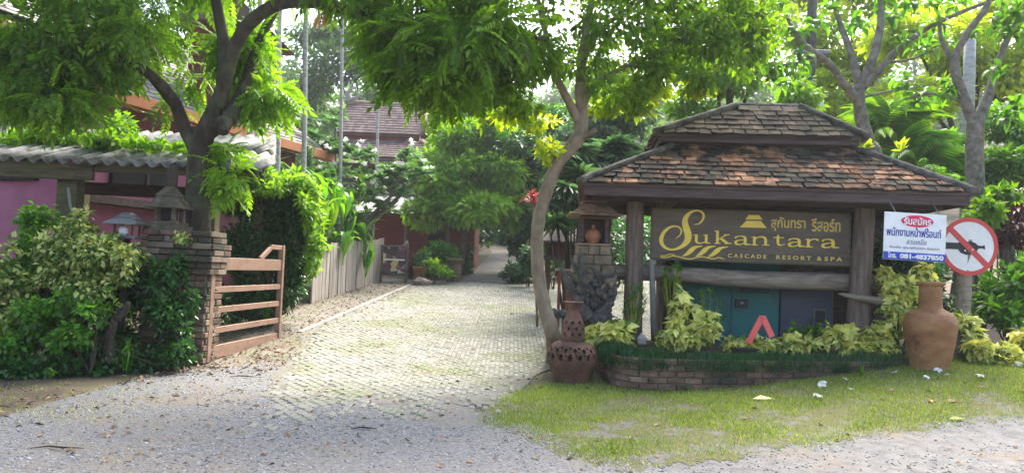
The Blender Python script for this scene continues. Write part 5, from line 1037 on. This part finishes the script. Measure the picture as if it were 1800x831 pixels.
# ---- hedge bush behind the gate
hbp = gp(P(470, 500, 13.2).x, 13.2)
cbush = shrub('clipped_bush', 'tall rounded bush with its lit top coloured brighter behind the open gate', hbp, [E(465, 370, 13.2, 80, 60, .8, 1.2), E(450, 450, 13.2, 85, 70, .8), E(505, 420, 13.4, 58, 85, .7), E(430, 530, 13.0, 70, 60, .7), E(530, 390, 13.3, 42, 60, .5), E(505, 500, 13.4, 50, 55, .6)], 16500, .105, TL, L['deep'], 7, tlo=0, thi=.9, sub=.36, nsub=22, sr=.03)
foliage('lit_top_foliage', cbush, L['bright'], [E(515, 320, 13.1, 40, 22, .5), E(545, 365, 13.0, 28, 34, .4), E(470, 335, 12.9, 50, 22, .5), E(558, 430, 13.1, 16, 40, .35), E(440, 322, 13.2, 45, 20, .6), E(490, 315, 13.3, 50, 22, .6), E(535, 345, 13.3, 30, 28, .5), E(552, 395, 13.3, 18, 40, .4), E(548, 460, 13.4, 14, 35, .3), E(405, 345, 13.0, 20, 22, .4)], 5200, .105, TL, tlo=.25, thi=1, sub=.38, nsub=14)  # light on the bush's top and drive side put into brighter leaf colour
# ---- tall background trees (each its own) and hillside
def bgtree(name, label, base_px, Y, ells, n, size, m, T=TL, tr=.18, group=None, **k):
    p = P(base_px, 470, Y); p.z = float(gz(p.x, p.y)); t = thing(name, label, 'tree', p, group); b = B(); c = sum((Vector(e[0]) for e in ells), Vector())/len(ells)
    limb(b, [p-Vector((0, 0, .2)), p.lerp(c, .5)+Vector((.15, 0, 0)), c], [tr, tr*.75, tr*.4], 8)
    for e in ells: limb(b, [p.lerp(c, .55), p.lerp(c, .6).lerp(Vector(e[0]), .5), Vector(e[0])], [tr*.5, tr*.3, tr*.12], 6, 4)
    b.build('trunk', M['bark'], t, True); foliage('crown', t, L[m], ells, n, size, T, **k); return t
bgtree('broadleaf_tree', 'dense bright green tree spreading over the hut roof', 800, 26, [E(800, 240, 26.5, 65, 35, 1.3), E(770, 310, 26, 70, 45, 1.5), E(850, 300, 26.5, 75, 55, 1.5), E(830, 370, 25.5, 95, 35, 1.3), E(760, 375, 25.5, 60, 25, 1), E(905, 360, 26.5, 40, 45, 1), E(870, 230, 27, 45, 30, 1)], 9500, .30, 'bright', tlo=.3, thi=1.0, sub=.4, nsub=16)
bgtree('broadleaf_tree', 'dark leafy tree to the right of the path mouth', 930, 27, [E(930, 290, 27.5, 55, 60, 1.3), E(945, 380, 27, 50, 60, 1.2), E(900, 420, 29, 40, 40, 1.2), E(960, 230, 29, 60, 40, 1.4)], 7500, .22, 'deep', sub=.42, nsub=14, tlo=.1)
bgtree('broadleaf_tree', 'shady tree closing the view along the path', 860, 47, [E(860, 380, 48, 70, 60, 2), E(820, 420, 46, 30, 30, 1), E(905, 400, 46, 35, 40, 1.3)], 4500, .3, 'deep', tr=.2)
bgtree('broadleaf_tree', 'tall yellow-green tree behind the pavilion ridge', 1250, 19, [E(1180, 100, 19, 70, 60, 1.2), E(1260, 130, 19, 80, 50, 1.2), E(1340, 100, 19.5, 70, 70, 1.2), E(1220, 190, 18.5, 60, 28, .9), E(1400, 170, 19, 50, 40, .9), E(1300, 30, 20, 90, 50, 1.3)], 9000, .2, 'bright', tlo=.2, sub=.4, nsub=16)
bgtree('broadleaf_tree', 'leafy tree with blue-green crown behind the leaning tree', 1060, 22, [E(1060, 230, 22.5, 60, 50, 1.2), E(1110, 200, 23, 60, 50, 1.2), E(1000, 250, 23, 50, 40, 1), E(1080, 150, 24, 70, 50, 1.4)], 6000, .2, 'blue', sub=.42, nsub=14)
bgtree('broadleaf_tree', 'bright sunlit tree filling the top right corner', 1680, 20, [E(1600, 60, 20, 80, 50, 1.3), E(1690, 100, 20, 80, 60, 1.4), E(1780, 120, 19.5, 70, 60, 1.3), E(1620, 180, 19, 80, 45, 1.2), E(1740, 30, 20.5, 90, 40, 1.4), E(1850, 60, 20, 90, 80, 1.5)], 15000, .21, 'yellow', tlo=0, sub=.4, nsub=16)
bgtree('broadleaf_tree', 'dense green tree behind the forked frangipani', 1790, 16, [E(1780, 220, 16, 60, 50, 1), E(1760, 290, 15.5, 55, 45, .9), E(1830, 280, 15.5, 60, 70, 1), E(1650, 260, 16.5, 60, 40, .8), E(1600, 300, 16, 60, 35, .8), E(1670, 330, 15.5, 50, 35, .7)], 9500, .15, 'green', sub=.4, nsub=16)
bgtree('broadleaf_tree', 'pale tree on the slope above the tiled hall', 640, 44, [E(620, 110, 45, 90, 50, 2.5), E(700, 150, 44, 70, 40, 2), E(560, 150, 46, 70, 50, 2.3), E(780, 200, 42, 60, 35, 1.8), E(560, 60, 46, 80, 45, 2.5), E(660, 60, 46, 90, 45, 2.5)], 9500, .34, 'hill', sub=.42, nsub=14)
bgtree('broadleaf_tree', 'tree with high dark crown added over the path from the left to shade it', -99 if 0 else 790, 34, [E(850, 285, 33, 60, 30, 2.5), E(800, 300, 35, 60, 40, 2.5), E(860, 250, 38, 80, 40, 3), ((.2, 29.5, 7.0), (2.8, 2.6, 1.2)), ((-1.2, 34, 8.0), (2.8, 2.6, 1.2)), ((.3, 26.5, 6.0), (1.6, 1.6, .8))], 11000, .3, 'deep', tr=.16)  # tree added so its crowns throw shade on the path
bgtree('broadleaf_tree', 'tree with high crown added over the path from the right to shade it', 935, 36, [E(905, 290, 36, 60, 40, 3), E(870, 320, 41, 70, 40, 3), E(930, 240, 38, 70, 40, 2.5), ((1.0, 40, 9.0), (3, 3, 1.4)), ((2.0, 45, 9.5), (3, 3, 1.4)), ((2, 35, 8.5), (2.6, 2.6, 1.4)), ((.5, 43, 8.5), (3, 3, 1.4))], 13000, .3, 'green', tr=.18)  # second added tree, its high crowns block the sun over the path
bgtree('broadleaf_tree', 'tall tree screening the sky behind the spreading frangipani', 1480, 26, [E(1420, 60, 26, 90, 60, 2), E(1500, 110, 26, 90, 60, 2), E(1580, 30, 27, 90, 60, 2), E(1450, 170, 25, 80, 45, 1.5), E(1560, 180, 25, 90, 50, 1.5), E(1500, -30, 27, 140, 60, 2.5)], 15000, .25, 'yellow', tlo=0, thi=.8, sub=.42, nsub=16)
# hillside wood, one far mass
hel = []
for i in range(210):
    y = random.uniform(50, 120); x = random.uniform(-.85, .9)*y*.95; h = random.uniform(2.5, 5); hel.append(((x, y, float(gz(x, y))+h*random.uniform(.6, 2.0)), (random.uniform(2, 4), random.uniform(2, 4), h*.8), 1))
tag(foliage('hillside_wood', None, L['hill'], hel, 90000, .62, TO, sub=.45, nsub=10, tlo=.0), 'hazy wooded hillside rising beyond the resort', 'woodland', kind='stuff')
ul = []
for i in range(150):
    y = random.uniform(26, 50); s = random.choice((-1, 1)); x = pathx(y)+s*random.uniform(2.2, 22)
    if -9 < x < -1.8 and y < 38: continue
    h = random.uniform(.7, 1.7); ul.append(((x, y, float(gz(x, y))+h*.7), (random.uniform(.9, 1.8), random.uniform(.8, 1.5), h), 1))
tag(foliage('undergrowth', None, L['deep'], ul, 42000, .26, TO, sub=.45, nsub=9), 'dark undergrowth filling the slope beside the path', 'undergrowth', kind='stuff')
# ---- areca palms: slim pale trunks
for px_, Y_, r_, lab in ((601, 21, .05, 'slim pale palm trunk in front of the tiled hall'), (537, 19, .065, 'pale mottled palm trunk left of the flowering frangipani'), (491, 17, .06, 'green-stained palm trunk above the rounded bush'), (456, 15.5, .055, 'slender palm trunk nearest the pink house'), (665, 30, .06, 'thin distant palm trunk right of the hall finial')):
    p = P(px_-4, 400, Y_); p.z = float(gz(p.x, p.y)); tp = P(px_+3, -70, Y_); t = thing('palm_tree', lab, 'palm', p, 'slim palms beside the house')
    V_, F_ = tube_data([p, p.lerp(tp, .4)+Vector((.03, 0, 0)), p.lerp(tp, .75), tp], [r_*1.2, r_, r_*.95, r_*.8], 9, 6, .06); obj('trunk', V_, F_, M['palmtrunk'], t, True)
    rosettes('crown', t, L['green'], [(tuple(tp+Vector((0, 0, .1))), 11, 2.4 if Y_ > 20 else 2.0, -.1, 1.1, (.2, 1))], TF)
df = P(578, -5, 20.5); dt = thing('dead_frond', 'orange-brown dead palm frond hanging at the top', 'frond', df)
A = rosette(df, 5, 1.1, -1.5, -1.1, (0, 1)); V_, F_, t_ = leaves_np(*A, T_frond(14, .25, .1, .2)); tri_np('leaflets', V_, F_, M['dead'], dt, t_)
fb = P(440, 165, 13.5); pf = thing('palm_fronds', 'bright feathery palm fronds beside the gate tree trunk', 'palm', gp(fb.x, 13.6)); V_, F_ = tube_data([gp(fb.x, 13.6), P(438, 300, 13.6), P(440, 190, 13.6)], [.09, .07, .06], 8, 4); obj('trunk', V_, F_, M['palmtrunk'], pf, True)
rosettes('crown', pf, L['bright'], [(tuple(P(440, 175, 13.6)), 12, 1.25, .0, 1.2, (.3, 1))], TF)
# ---- banana-like heliconias and the flowering frangipani between house and fence
def broadplant(name, label, px_, py_, Y, n, size, m, T=TBR, el=(.5, 1.4), group=None, spread=.2, k=3, cat='plant', lift=0):
    p = P(px_, py_, Y); p.z = float(gz(p.x, p.y)); t = thing(name, label, cat, p, group)
    rosettes('foliage', t, L[m], [(tuple(p+Vector((random.uniform(-spread, spread), random.uniform(-spread, spread), .05+random.random()*lift))), max(3, n//k), size*random.uniform(.85, 1.1), *el, (0, 1)) for _ in range(k)], T); return t
for i, (px_, Y_, n_, s_, lab) in enumerate(((510, 18.2, 16, 3.1, 'tall broad-leaved heliconia clump behind the rounded bush'), (560, 18.6, 14, 2.7, 'heliconia clump with yellow-green blades at the near fence end'), (605, 19.5, 15, 2.4, 'dark heliconia clump above the middle of the fence'), (645, 21.2, 15, 2.2, 'drooping heliconia clump above the far fence end'), (585, 20.5, 12, 2.9, 'upright heliconia clump below the flowering frangipani'))):
    broadplant('heliconia', lab, px_+(-25 if i else 0), 470, Y_, n_*6, s_*.58, ('green', 'bright', 'green', 'green', 'blue')[i], T=THEL, k=14, lift=2.3, el=(.7, 1.5), group='heliconias behind the fence', spread=.55)
wf = P(620, 470, 22.3); wf.x -= .6; wf.z = float(gz(wf.x, wf.y)); t = thing('flowering_frangipani', 'white-flowered frangipani spreading above the board fence', 'tree', wf); b = B()
fe = [(580, 260), (600, 300), (640, 310), (690, 300), (700, 340), (660, 345), (620, 345), (580, 330), (560, 295), (720, 275), (710, 310), (545, 215), (590, 210), (530, 260), (640, 275), (675, 320), (600, 270), (560, 240), (740, 300), (555, 340), (630, 375), (680, 370)]
for e in fe[::2]: limb(b, [wf, Vector(wf).lerp(P(e[0], e[1], 22.3), .45)+Vector((0, 0, .3)), P(e[0], e[1]+12, 22.3+random.uniform(-.8, .8))], [.13, .08, .03], 7, 4)
b.build('trunk', M['barkgrey'], t, True)
sp = [(tuple(P(e[0]+random.uniform(-12, 12), e[1]+random.uniform(-10, 10), 22.3+random.uniform(-1.1, 1.1))), 17, .36, -.2, 1.0, (.2, 1)) for e in fe for _ in range(5)]
rosettes('crown', t, L['blue'], sp, T_leaf(.19, .05, .25))
rosettes('blossom', t, L['flower'], [(tuple(Vector(s[0])+Vector((random.uniform(-.2, .2), -.35, random.uniform(.05, .3)))), 9, .15, .3, 1.3, (0, 1)) for s in sp[::2]], TO)
# cypress-like blue shrub, small shrubs near the hut and path
shrub('conifer_shrub', 'narrow blue-green conifer beside the slim palm trunks', gp(P(540, 470, 19.6).x, 19.6), [E(542, 300, 19.6, 13, 75, .25)], 1500, .12, TN, L['blue'], 1, droop=-.6, nsub=14)
for px_, py_, Y_, rx, ry, m_, n_, lab in ((770, 440, 24.6, 35, 24, 'green', 1500, 'leafy green shrub below the hut porch post'), (762, 470, 23.4, 34, 16, 'bright', 1000, 'low bright plants edging the hut forecourt'), (725, 458, 25.0, 14, 24, 'maroon', 500, 'dark red cordyline shrub right of the notice board'), (815, 455, 27.5, 18, 32, 'deep', 800, 'dark narrow shrub at the left edge of the path'),
        (905, 475, 24.6, 24, 18, 'deep', 700, 'dark low shrub at the right edge of the path'), (930, 450, 23.6, 25, 30, 'blue', 1100, 'pale grey-green shrub behind the leaning trunk'), (975, 395, 23, 35, 55, 'green', 1900, 'tall green shrub behind the red bromeliad'), (1060, 440, 22, 50, 60, 'deep', 2200, 'dark shrub mass behind the stone shrine')):
    p = P(px_, py_, Y_); p.z = float(gz(p.x, p.y)); shrub('garden_shrub', lab, p, [E(px_, py_, Y_, rx, ry), E(px_+rx*.4, py_+ry*.5, Y_, rx*.7, ry*.5), E(px_-rx*.4, py_+ry*.55, Y_, rx*.7, ry*.5)], n_, .16, TL, L[m_], 4, sub=.42, nsub=10)
# red bromeliad on the leaning trunk's far side
rbp = P(937, 358, 14.5); rb_ = thing('red_bromeliad', 'pink-red bromeliad rosette behind the leaning tree trunk', 'plant', gp(P(949, 450, 14.5).x, 14.5)); V_, F_ = tube_data([gp(P(949, 450, 14.5).x, 14.5), rbp], [.025, .018], 7, 1); obj('stem', V_, F_, M['barkpale'], rb_, True)
rosettes('foliage', rb_, L['red'], [(tuple(rbp), 40, .40, -.1, 1.4, (.3, 1))], T_blade(.09, 4, .35, .6))
for i, (px_, py_, Y_, s_, lab) in enumerate(((1010, 280, 16, .75, 'fan palm clump above the stone shrine'), (1000, 350, 15, .6, 'weeping fan palm left of the stone shrine'), (1055, 270, 17, .85, 'fan palm fronds touching the pavilion eave'), (1012, 318, 17, .5, 'small fan palm right of the leaning trunk'))):
    p = P(px_, 470, Y_); p.z = float(gz(p.x, p.y)); t = thing('fan_palm', lab, 'palm', p, 'fan palms behind the shrine'); q = P(px_, py_, Y_); b = B(); sp = []
    for j in range(7):
        e = q+Vector((random.uniform(-.5, .5), random.uniform(-.4, .4), random.uniform(-.6, .35))); b.tube([p+Vector((random.uniform(-.1, .1), 0, 0)), p.lerp(e, .5), e], [.03, .025, .015], 6, 3); sp.append((tuple(e), 8, s_*.78, -.4, .9, (0, .8)))
    b.build('stem', M['bark'], t, True); rosettes('foliage', t, L['blue'], sp, TFAN)
# palm behind pavilion right + oil-palm fronds
for px_, py_, Y_, s_, n_, lab in ((1550, 285, 16.5, 1.9, 13, 'fan of bright palm fronds behind the pavilion roof'), (1600, 330, 15.8, 1.5, 13, 'low feathery palm behind the fern on the roof')):
    p = P(px_, py_, Y_); t = thing('feather_palm', lab, 'palm', gp(p.x, Y_)); V_, F_ = tube_data([gp(p.x, Y_), p], [.12, .09], 8, 1); obj('trunk', V_, F_, M['bark'], t, True)
    rosettes('crown', t, L['bright' if n_ == 13 and px_ < 1580 else 'green'], [(tuple(p), n_+4, s_, .2, 1.4, (.2, 1))], TF)
# ferns rooted on the pavilion roof
fr = P(1622, 322, 10.9); t = thing('roof_fern', 'green fern clump growing on the right hip of the pavilion roof', 'fern', fr)
rosettes('foliage', t, L['green'], [(tuple(P(1622+dx, 322+dy, 10.9)), 14, .36, .1, 1.2, (.2, 1)) for dx, dy in ((-25, 0), (0, 2), (25, 8), (45, 12), (-8, -8), (15, -2))], T_frond(9, .3, .5, 1.0))
t = thing('roof_fern', 'small yellow-green fern tuft on the pavilion roof edge', 'fern', P(1515, 262, 11.2)); rosettes('foliage', t, L['yellow'], [(tuple(P(1513+dx, 264, 11.2)), 9, .20, .2, 1.3, (.2, 1)) for dx in (-8, 6, 70)], T_leaf(.25))
# ============================================================ PLANTER PLANTS
def whorls(name, label, base, ells, n, size, m='vari', nst=6, group=None, tl=(0, .9)): return shrub(name, label, base, ells, n, size, TW, L[m], nst, group=group, sub=.42, nsub=9, droop=.0, up=1.0, out=.5, tlo=tl[0], thi=tl[1])
GV = 'variegated shrubs in and beside the planter'
for lab, px_, py_, Y_, ells, n_ in (
    ('cream-variegated shrub behind the perforated pots', 1070, 600, 10.2, [E(1060, 592, 10.2, 42, 26, .28), E(1098, 588, 10.3, 24, 26, .22)], 130),
    ('tallest cream-variegated shrub at the left of the planter', 1200, 600, 10.35, [E(1205, 585, 10.3, 50, 28, .3), E(1195, 535, 10.4, 30, 35, .25), E(1240, 570, 10.3, 26, 32, .25), E(1165, 590, 10.3, 22, 18, .2)], 190),
    ('low variegated shrub around the red warning marker', 1370, 615, 10.5, [E(1340, 608, 10.55, 45, 14, .25), E(1400, 605, 10.5, 45, 17, .25), E(1290, 606, 10.6, 30, 11, .2)], 130),
    ('variegated shrub at the foot of the right pavilion post', 1500, 600, 10.4, [E(1480, 597, 10.4, 45, 24, .28), E(1540, 592, 10.4, 40, 28, .28), E(1520, 610, 10.2, 40, 14, .2)], 190),
    ('tall variegated shrub left of the terracotta jar', 1585, 590, 10.6, [E(1580, 520, 10.6, 36, 36, .28), E(1600, 565, 10.6, 36, 30, .28), E(1565, 490, 10.7, 22, 20, .2), E(1615, 480, 10.7, 26, 22, .2)], 230),
    ('full cream-variegated shrub right of the terracotta jar', 1730, 630, 10.3, [E(1715, 610, 10.2, 38, 34, .3), E(1755, 625, 10.1, 38, 26, .3), E(1695, 570, 10.5, 22, 26, .22)], 200),
    ('variegated shrub at the right edge of the lawn', 1800, 600, 10.5, [E(1800, 590, 10.5, 35, 38, .3), E(1830, 610, 10.5, 40, 30, .3)], 120)):
    p = P(px_, py_, Y_); p.z = max(PZ-.08, float(gz(p.x, p.y))) if px_ < 1560 else float(gz(p.x, p.y)); whorls('variegated_shrub', lab, p, ells, int(n_*1.5), .14, group=GV)
for lab, px_, py_, Y_, h in (('grassy umbrella plant before the left pavilion post', 1112, 545, 10.5, .75), ('umbrella plant in front of the teal cabinet', 1250, 555, 10.75, .8), ('bushy umbrella plant over the log rail', 1185, 510, 10.85, .95)):
    p = P(px_, py_, Y_); p.z = PZ-.06; t = thing('umbrella_plant', lab, 'plant', p, 'umbrella plants in the planter'); b = B(); sp = []
    for j in range(16):
        e = P(px_+random.uniform(-22, 22), py_-10+random.uniform(-30, 18), Y_+random.uniform(-.15, .15)); b.tube([p, p.lerp(e, .5)+Vector((0, 0, .05)), e], .006, 5, 3); sp.append((tuple(e), 15, .17, -.3, .9, (.2, 1)))
    b.build('stem', M['moss'], t, True); rosettes('foliage', t, L['green'], sp, T_blade(.055, 3, .25, .9))
for i, (px_, py_, lab) in enumerate(((1395, 590, 'small green seedling at the slate cabinet'), (1440, 590, 'leafy green weed near the right pavilion post'))):
    p = P(px_, py_+20, 10.9); shrub('seedling', lab, p, [E(px_, py_, 10.9, 22, 22, .2)], 90, .10, TO, L['green'], 3, cat='plant', nsub=6)
wp = P(1128, 595, 10.15); rock('pebble_stone', 'smooth pale stone at the planter corner', wp-Vector((0, 0, .06)), (.07, .06, .08), M['concrete'])
# ============================================================ RIGHT EDGE SHRUBS
for lab, ells, n_, sz, m_, T_ in (
    ('dark red croton behind the traffic sign', [E(1770, 410, 13.0, 40, 36, .5), E(1800, 380, 13, 40, 30, .5), E(1745, 365, 13.3, 26, 22, .4)], 1100, .17, 'maroon', TN),
    ('large green shrub at the right edge of the lawn', [E(1775, 500, 11.4, 38, 55, .5), E(1815, 480, 11.4, 40, 70, .5), E(1760, 550, 11.2, 40, 30, .4), E(1735, 520, 11.6, 22, 40, .3)], 2200, .16, 'green', TL),
    ('light green shrub between the eave and the croton', [E(1725, 375, 12.3, 30, 26, .4), E(1760, 340, 12.6, 40, 24, .4)], 900, .15, 'bright', TL),
    ('dark foliage filling the gap behind the recruitment sign', [E(1570, 440, 12.2, 45, 60, .5), E(1620, 500, 12.0, 45, 50, .5), E(1650, 540, 11.6, 40, 40, .4)], 2600, .14, 'deep', TL)):
    c = Vector(ells[0][0]); shrub('border_shrub', lab, gp(c.x, c.y), ells, n_, sz, T_, L[m_], 6, sub=.42, nsub=12)
# ============================================================ LEFT SHRUBBERY
GS = 'shrubs at the foot of the shed'
for lab, ells, n_, sz, m_, T_, ns in (
    ('large pale variegated shrub left of the gate pillar', [E(165, 440, 8.9, 65, 45, .5), E(215, 450, 8.9, 45, 45, .45), E(130, 480, 8.8, 60, 40, .45), E(180, 500, 8.8, 55, 35, .4), E(145, 395, 9.0, 35, 26, .35), E(100, 430, 9.0, 35, 35, .35)], 5200, .068, 'vari2', TO, 9),
    ('tall green shrub below the shed post', [E(70, 385, 9.5, 32, 35, .35), E(60, 440, 9.4, 45, 40, .4), E(30, 480, 9.2, 45, 45, .4)], 2600, .075, 'green', TO, 6),
    ('mixed green shrub at the left edge of the photo', [E(15, 520, 8.8, 45, 60, .45), E(-40, 480, 8.8, 60, 80, .5), E(40, 570, 8.6, 40, 35, .35)], 2800, .075, 'vari2', TO, 8),
    ('dark glossy shrub against the brick pillar', [E(275, 500, 9.2, 40, 50, .35), E(310, 480, 9.3, 28, 45, .3), E(290, 560, 9.1, 50, 45, .35), E(325, 540, 9.2, 22, 40, .2)], 2900, .075, 'deep', TL, 8),
    ('bright leafy shrub in the middle of the shrubbery', [E(125, 530, 8.6, 40, 28, .3), E(170, 545, 8.5, 30, 22, .25)], 700, .085, 'green', TO, 5),
    ('dark leafy shrub behind the pale variegated one', [E(120, 500, 9.6, 90, 70, .4), E(220, 520, 9.7, 70, 70, .4), E(40, 560, 9.4, 70, 60, .4), E(150, 590, 9.3, 100, 45, .4)], 7500, .085, 'deep', TL, 8),
    ('mid-green shrub leaning over the left verge', [E(60, 560, 8.5, 50, 40, .35), E(130, 590, 8.5, 45, 35, .3), E(10, 610, 8.4, 50, 40, .35)], 2600, .075, 'green', TO, 6),
    ('low dark ground shrub below the stems', [E(190, 620, 8.7, 50, 28, .3), E(250, 630, 8.9, 40, 25, .3), E(310, 620, 9.0, 40, 30, .3)], 1900, .07, 'deep', TL, 5),
    ('dark undershrub at the bottom of the left bank', [E(40, 650, 8.3, 60, 30, .35), E(110, 640, 8.4, 40, 30, .3), E(-40, 640, 8.2, 60, 40, .35), E(170, 645, 8.6, 40, 20, .25)], 2600, .07, 'deep', TO, 5)):
    c = Vector(ells[-1][0]); shrub('bank_shrub', lab, gp(c.x, c.y), ells, n_, sz, T_, L[m_], ns, group=GS, sub=.42, nsub=14, sr=.014)
broadplant('strap_leaf_plant', 'arching strap-leaved plant at the foot of the shrubs', 225, 655, 8.75, 34, .55, 'green', TBL, (.5, 1.3), k=3, spread=.1)
broadplant('broad_weed', 'broad-leaved bright weed in front of the dark stems', 97, 650, 8.3, 14, .28, 'bright', TBR, (.4, 1.3), k=2, spread=.08)
broadplant('strap_leaf_plant', 'tuft of strap leaves behind the gate rails', 440, 620, 13.0, 30, .7, 'green', TBL, (.4, 1.3), k=3, spread=.3)
broadplant('broad_weed', 'single broad weed beside the left verge', 88, 690, 8.0, 8, .16, 'green', TBR, (.3, 1.2), k=1, spread=.02)
# gnarled root stump among the shrubs
st = thing('gnarled_stump', 'gnarled brown bonsai stump in the left shrubbery', 'stump', gp(P(200, 600, 8.6).x, 8.6)); b = B(); D = lambda x, y: P(x, y, 8.6)
for pp, rr in (([(195, 640), (192, 600), (200, 560), (212, 535)], [.07, .055, .05, .04]), ([(205, 560), (220, 545), (226, 530)], [.05, .04, .02]), ([(196, 580), (180, 600), (165, 610)], [.04, .03, .02])): b.tube([D(*p) for p in pp], rr, 8, 5, .4)
b.build('trunk', M['bark'], st, True)
for (x, y, lab) in ((30, 560, 'bare pale stem at the far left of the bank'),):
    t = thing('bare_stem', lab, 'stem', gp(P(x, 600, 8.7).x, 8.7)); V_, F_ = tube_data([gp(P(x, 640, 8.7).x, 8.7, -.03), P(x+6, y, 8.7), P(x+2, y-60, 8.75)], [.018, .014, .007], 7, 5, .3); obj('bark', V_, F_, M['barkpale'], t, True)
# dark planting added under the shed to make its gloom
shrub('gloom_filler_shrub', 'dark shrubs added beneath the shed roof to deepen its gloom', gp(-6.2, 11.4), [((-6.8, 11.6, .7), (1.3, .5, .7)), ((-5.2, 11.6, .6), (1.0, .5, .6)), ((-8.4, 11.4, .8), (1.2, .5, .8))], 4000, .09, TL, L['deep'], 6)
# ivy on pillar
t = thing('pillar_creeper', 'small creeper leaves on the front of the brick pillar', 'creeper', (pc.x, pc.y-.3, .9)); foliage('foliage', t, L['vari2'], [((pc.x+.05, pc.y-.33, .95), (.22, .06, .2)), ((pc.x+.2, pc.y-.33, .4), (.14, .06, .25)), ((pc.x+.12, pc.y-.35, 1.65), (.12, .06, .1))], 330, .07, TO, droop=.6)
t = thing('pillar_moss', 'yellow-green moss tufts on the pillar cap', 'moss', (pc.x+.25, pc.y-.3, pz1-.25)); foliage('foliage', t, L['yellow'], [((pc.x+.26, pc.y-.26, pz1-.2), (.12, .08, .04)), ((pc.x+.3, pc.y-.1, pz1-.3), (.05, .15, .03))], 240, .035, TO, tlo=.4)
# ============================================================ LAWN DETAILS: fallen blossoms, leaves, weeds
def blossom(px_, py_, s, lab, grp):
    p = G(px_, py_)+Vector((0, 0, .035)); V, Fc = T_join([T_place(T_broad(.30, 4, .5, .9), 2*math.pi*i/5, 1, tilt=.1) for i in range(5)]); rot = np.array(Euler((random.uniform(-.5, .7), random.uniform(-.4, .4), random.random()*6)).to_matrix())
    o = tri_np('fallen_blossom', (V*s) @ rot.T+np.array(p), Fc, L['flower'], None, rng.random(len(V))); return tag(o, lab, 'flower', grp)
GF = 'white blossoms fallen on the lawn'
for px_, py_, s, lab in ((1446, 682, .085, 'large white blossom, upper of the pair on the lawn'), (1437, 704, .08, 'white blossom, lower of the pair on the lawn'), (1486, 672, .05, 'small white blossom right of the upper lawn blossom'), (1495, 690, .035, 'single white petal scrap on the lawn'), (1464, 622, .07, 'white blossom on the mondo grass border'),
        (1524, 634, .05, 'faint white blossom at the right end of the mondo grass'), (1574, 660, .055, 'white blossom left of the jar base'), (1628, 669, .06, 'white blossom just below the jar'), (1648, 657, .075, 'white blossom touching the jar base'), (1722, 667, .07, 'white blossom below the right variegated shrub'), (1790, 648, .09, 'white blossom at the right edge of the lawn'), (1665, 664, .04, 'small white petal right of the jar')):
    o = blossom(px_, py_, s, lab, GF)
    if py_ < 640: o.location = (0, .55, .36)
GLf = 'single leaves fallen on the lawn'
def fleaf(px_, py_, s, c, lab, ang):
    p = G(px_, py_)+Vector((0, 0, .03)); V, Fc = leaves_np(np.array([p]), np.array([[math.cos(ang), math.sin(ang), .08]]), np.array([[.1, -.3, 1.]]), np.array([s]), np.array([.6]), T_leaf(.2, .06, .06))[:2]
    return tag(tri_np('fallen_leaf', V, Fc, c, None, np.full(len(V), .6)), lab, 'leaf', GLf)
fleaf(1322, 706, .26, L['vari'], 'long pale green leaf lying on the lawn', .1); fleaf(1668, 742, .18, L['yellow'], 'yellow leaf at the road edge', .2); fleaf(1638, 712, .16, M['dead'], 'orange-brown leaf standing in the lawn', 1.2); fleaf(1664, 710, .17, M['litter'], 'dark curled leaf on the right lawn', .4); fleaf(1560, 690, .12, M['litter'], 'brown leaf between jar and lawn blossoms', .2); fleaf(1715, 684, .12, M['litter'], 'dark leaf below the right shrub', -.2)
for i, (px_, py_, s, lab) in enumerate(((1035, 665, .22, 'grassy weed at the base of the perforated pot'), (1150, 670, .16, 'weed sprouting at the planter wall'), (1290, 675, .16, 'weed tuft below the mondo grass border'), (1515, 655, .20, 'broad weed at the right end of the planter wall'), (1210, 682, .13, 'short weed at the middle of the planter wall'))):
    p = G(px_, py_+6); t = thing('wall_weed', lab, 'weed', p, 'weeds at the planter wall'); rosettes('foliage', t, L['green'], [(tuple(p), 12, s, .4, 1.3, (.2, 1))], T_blade(.07, 4, .4, .8))
for px_, py_, ln, lab in ((100, 792, .35, 'dry brown twig on the gravel'), (428, 665, .3, 'dark twig by the pillar on the gravel'), (640, 757, .2, 'short twig at the near edge of the pavers')):
    p = G(px_, py_)+Vector((0, 0, .02)); t = thing('twig', lab, 'twig', p); b = B(); b.tube([p-Vector((ln/2, .03, 0)), p+Vector((-ln*.2, .02, .006)), p+Vector((ln*.1, -.015, .012)), p+Vector((ln/2, .03, .0))], [.003, .006, .007, .003], 6, 3, .5); b.tube([p+Vector((ln*.1, -.015, .01)), p+Vector((ln*.25, -.07, .01))], [.004, .002], 5, 1); b.build('bark', M['bark'], t, True)
# ============================================================ HAZE
hz_ = obj('haze', *(lambda v: (v, [(0, 3, 2, 1), (4, 5, 6, 7), (0, 1, 5, 4), (1, 2, 6, 5), (2, 3, 7, 6), (3, 0, 4, 7)]))([(x, y, z) for z in (-2, 75) for x, y in ((-162, -42), (162, -42), (162, 201), (-162, 201))]), None); tag(hz_, 'thin bluish-white haze over the garden', 'haze', kind='stuff')
hm_ = bpy.data.materials.new('haze'); hm_.use_nodes = True; hm_.node_tree.nodes.remove(hm_.node_tree.nodes['Principled BSDF']); pv = hm_.node_tree.nodes.new('ShaderNodeVolumePrincipled'); pv.inputs['Color'].default_value = (.9, .95, 1, 1); pv.inputs['Density'].default_value = .0008; pv.inputs['Anisotropy'].default_value = .3
hm_.node_tree.links.new(pv.outputs[0], hm_.node_tree.nodes['Material Output'].inputs['Volume']); hz_.data.materials.clear(); hz_.data.materials.append(hm_)
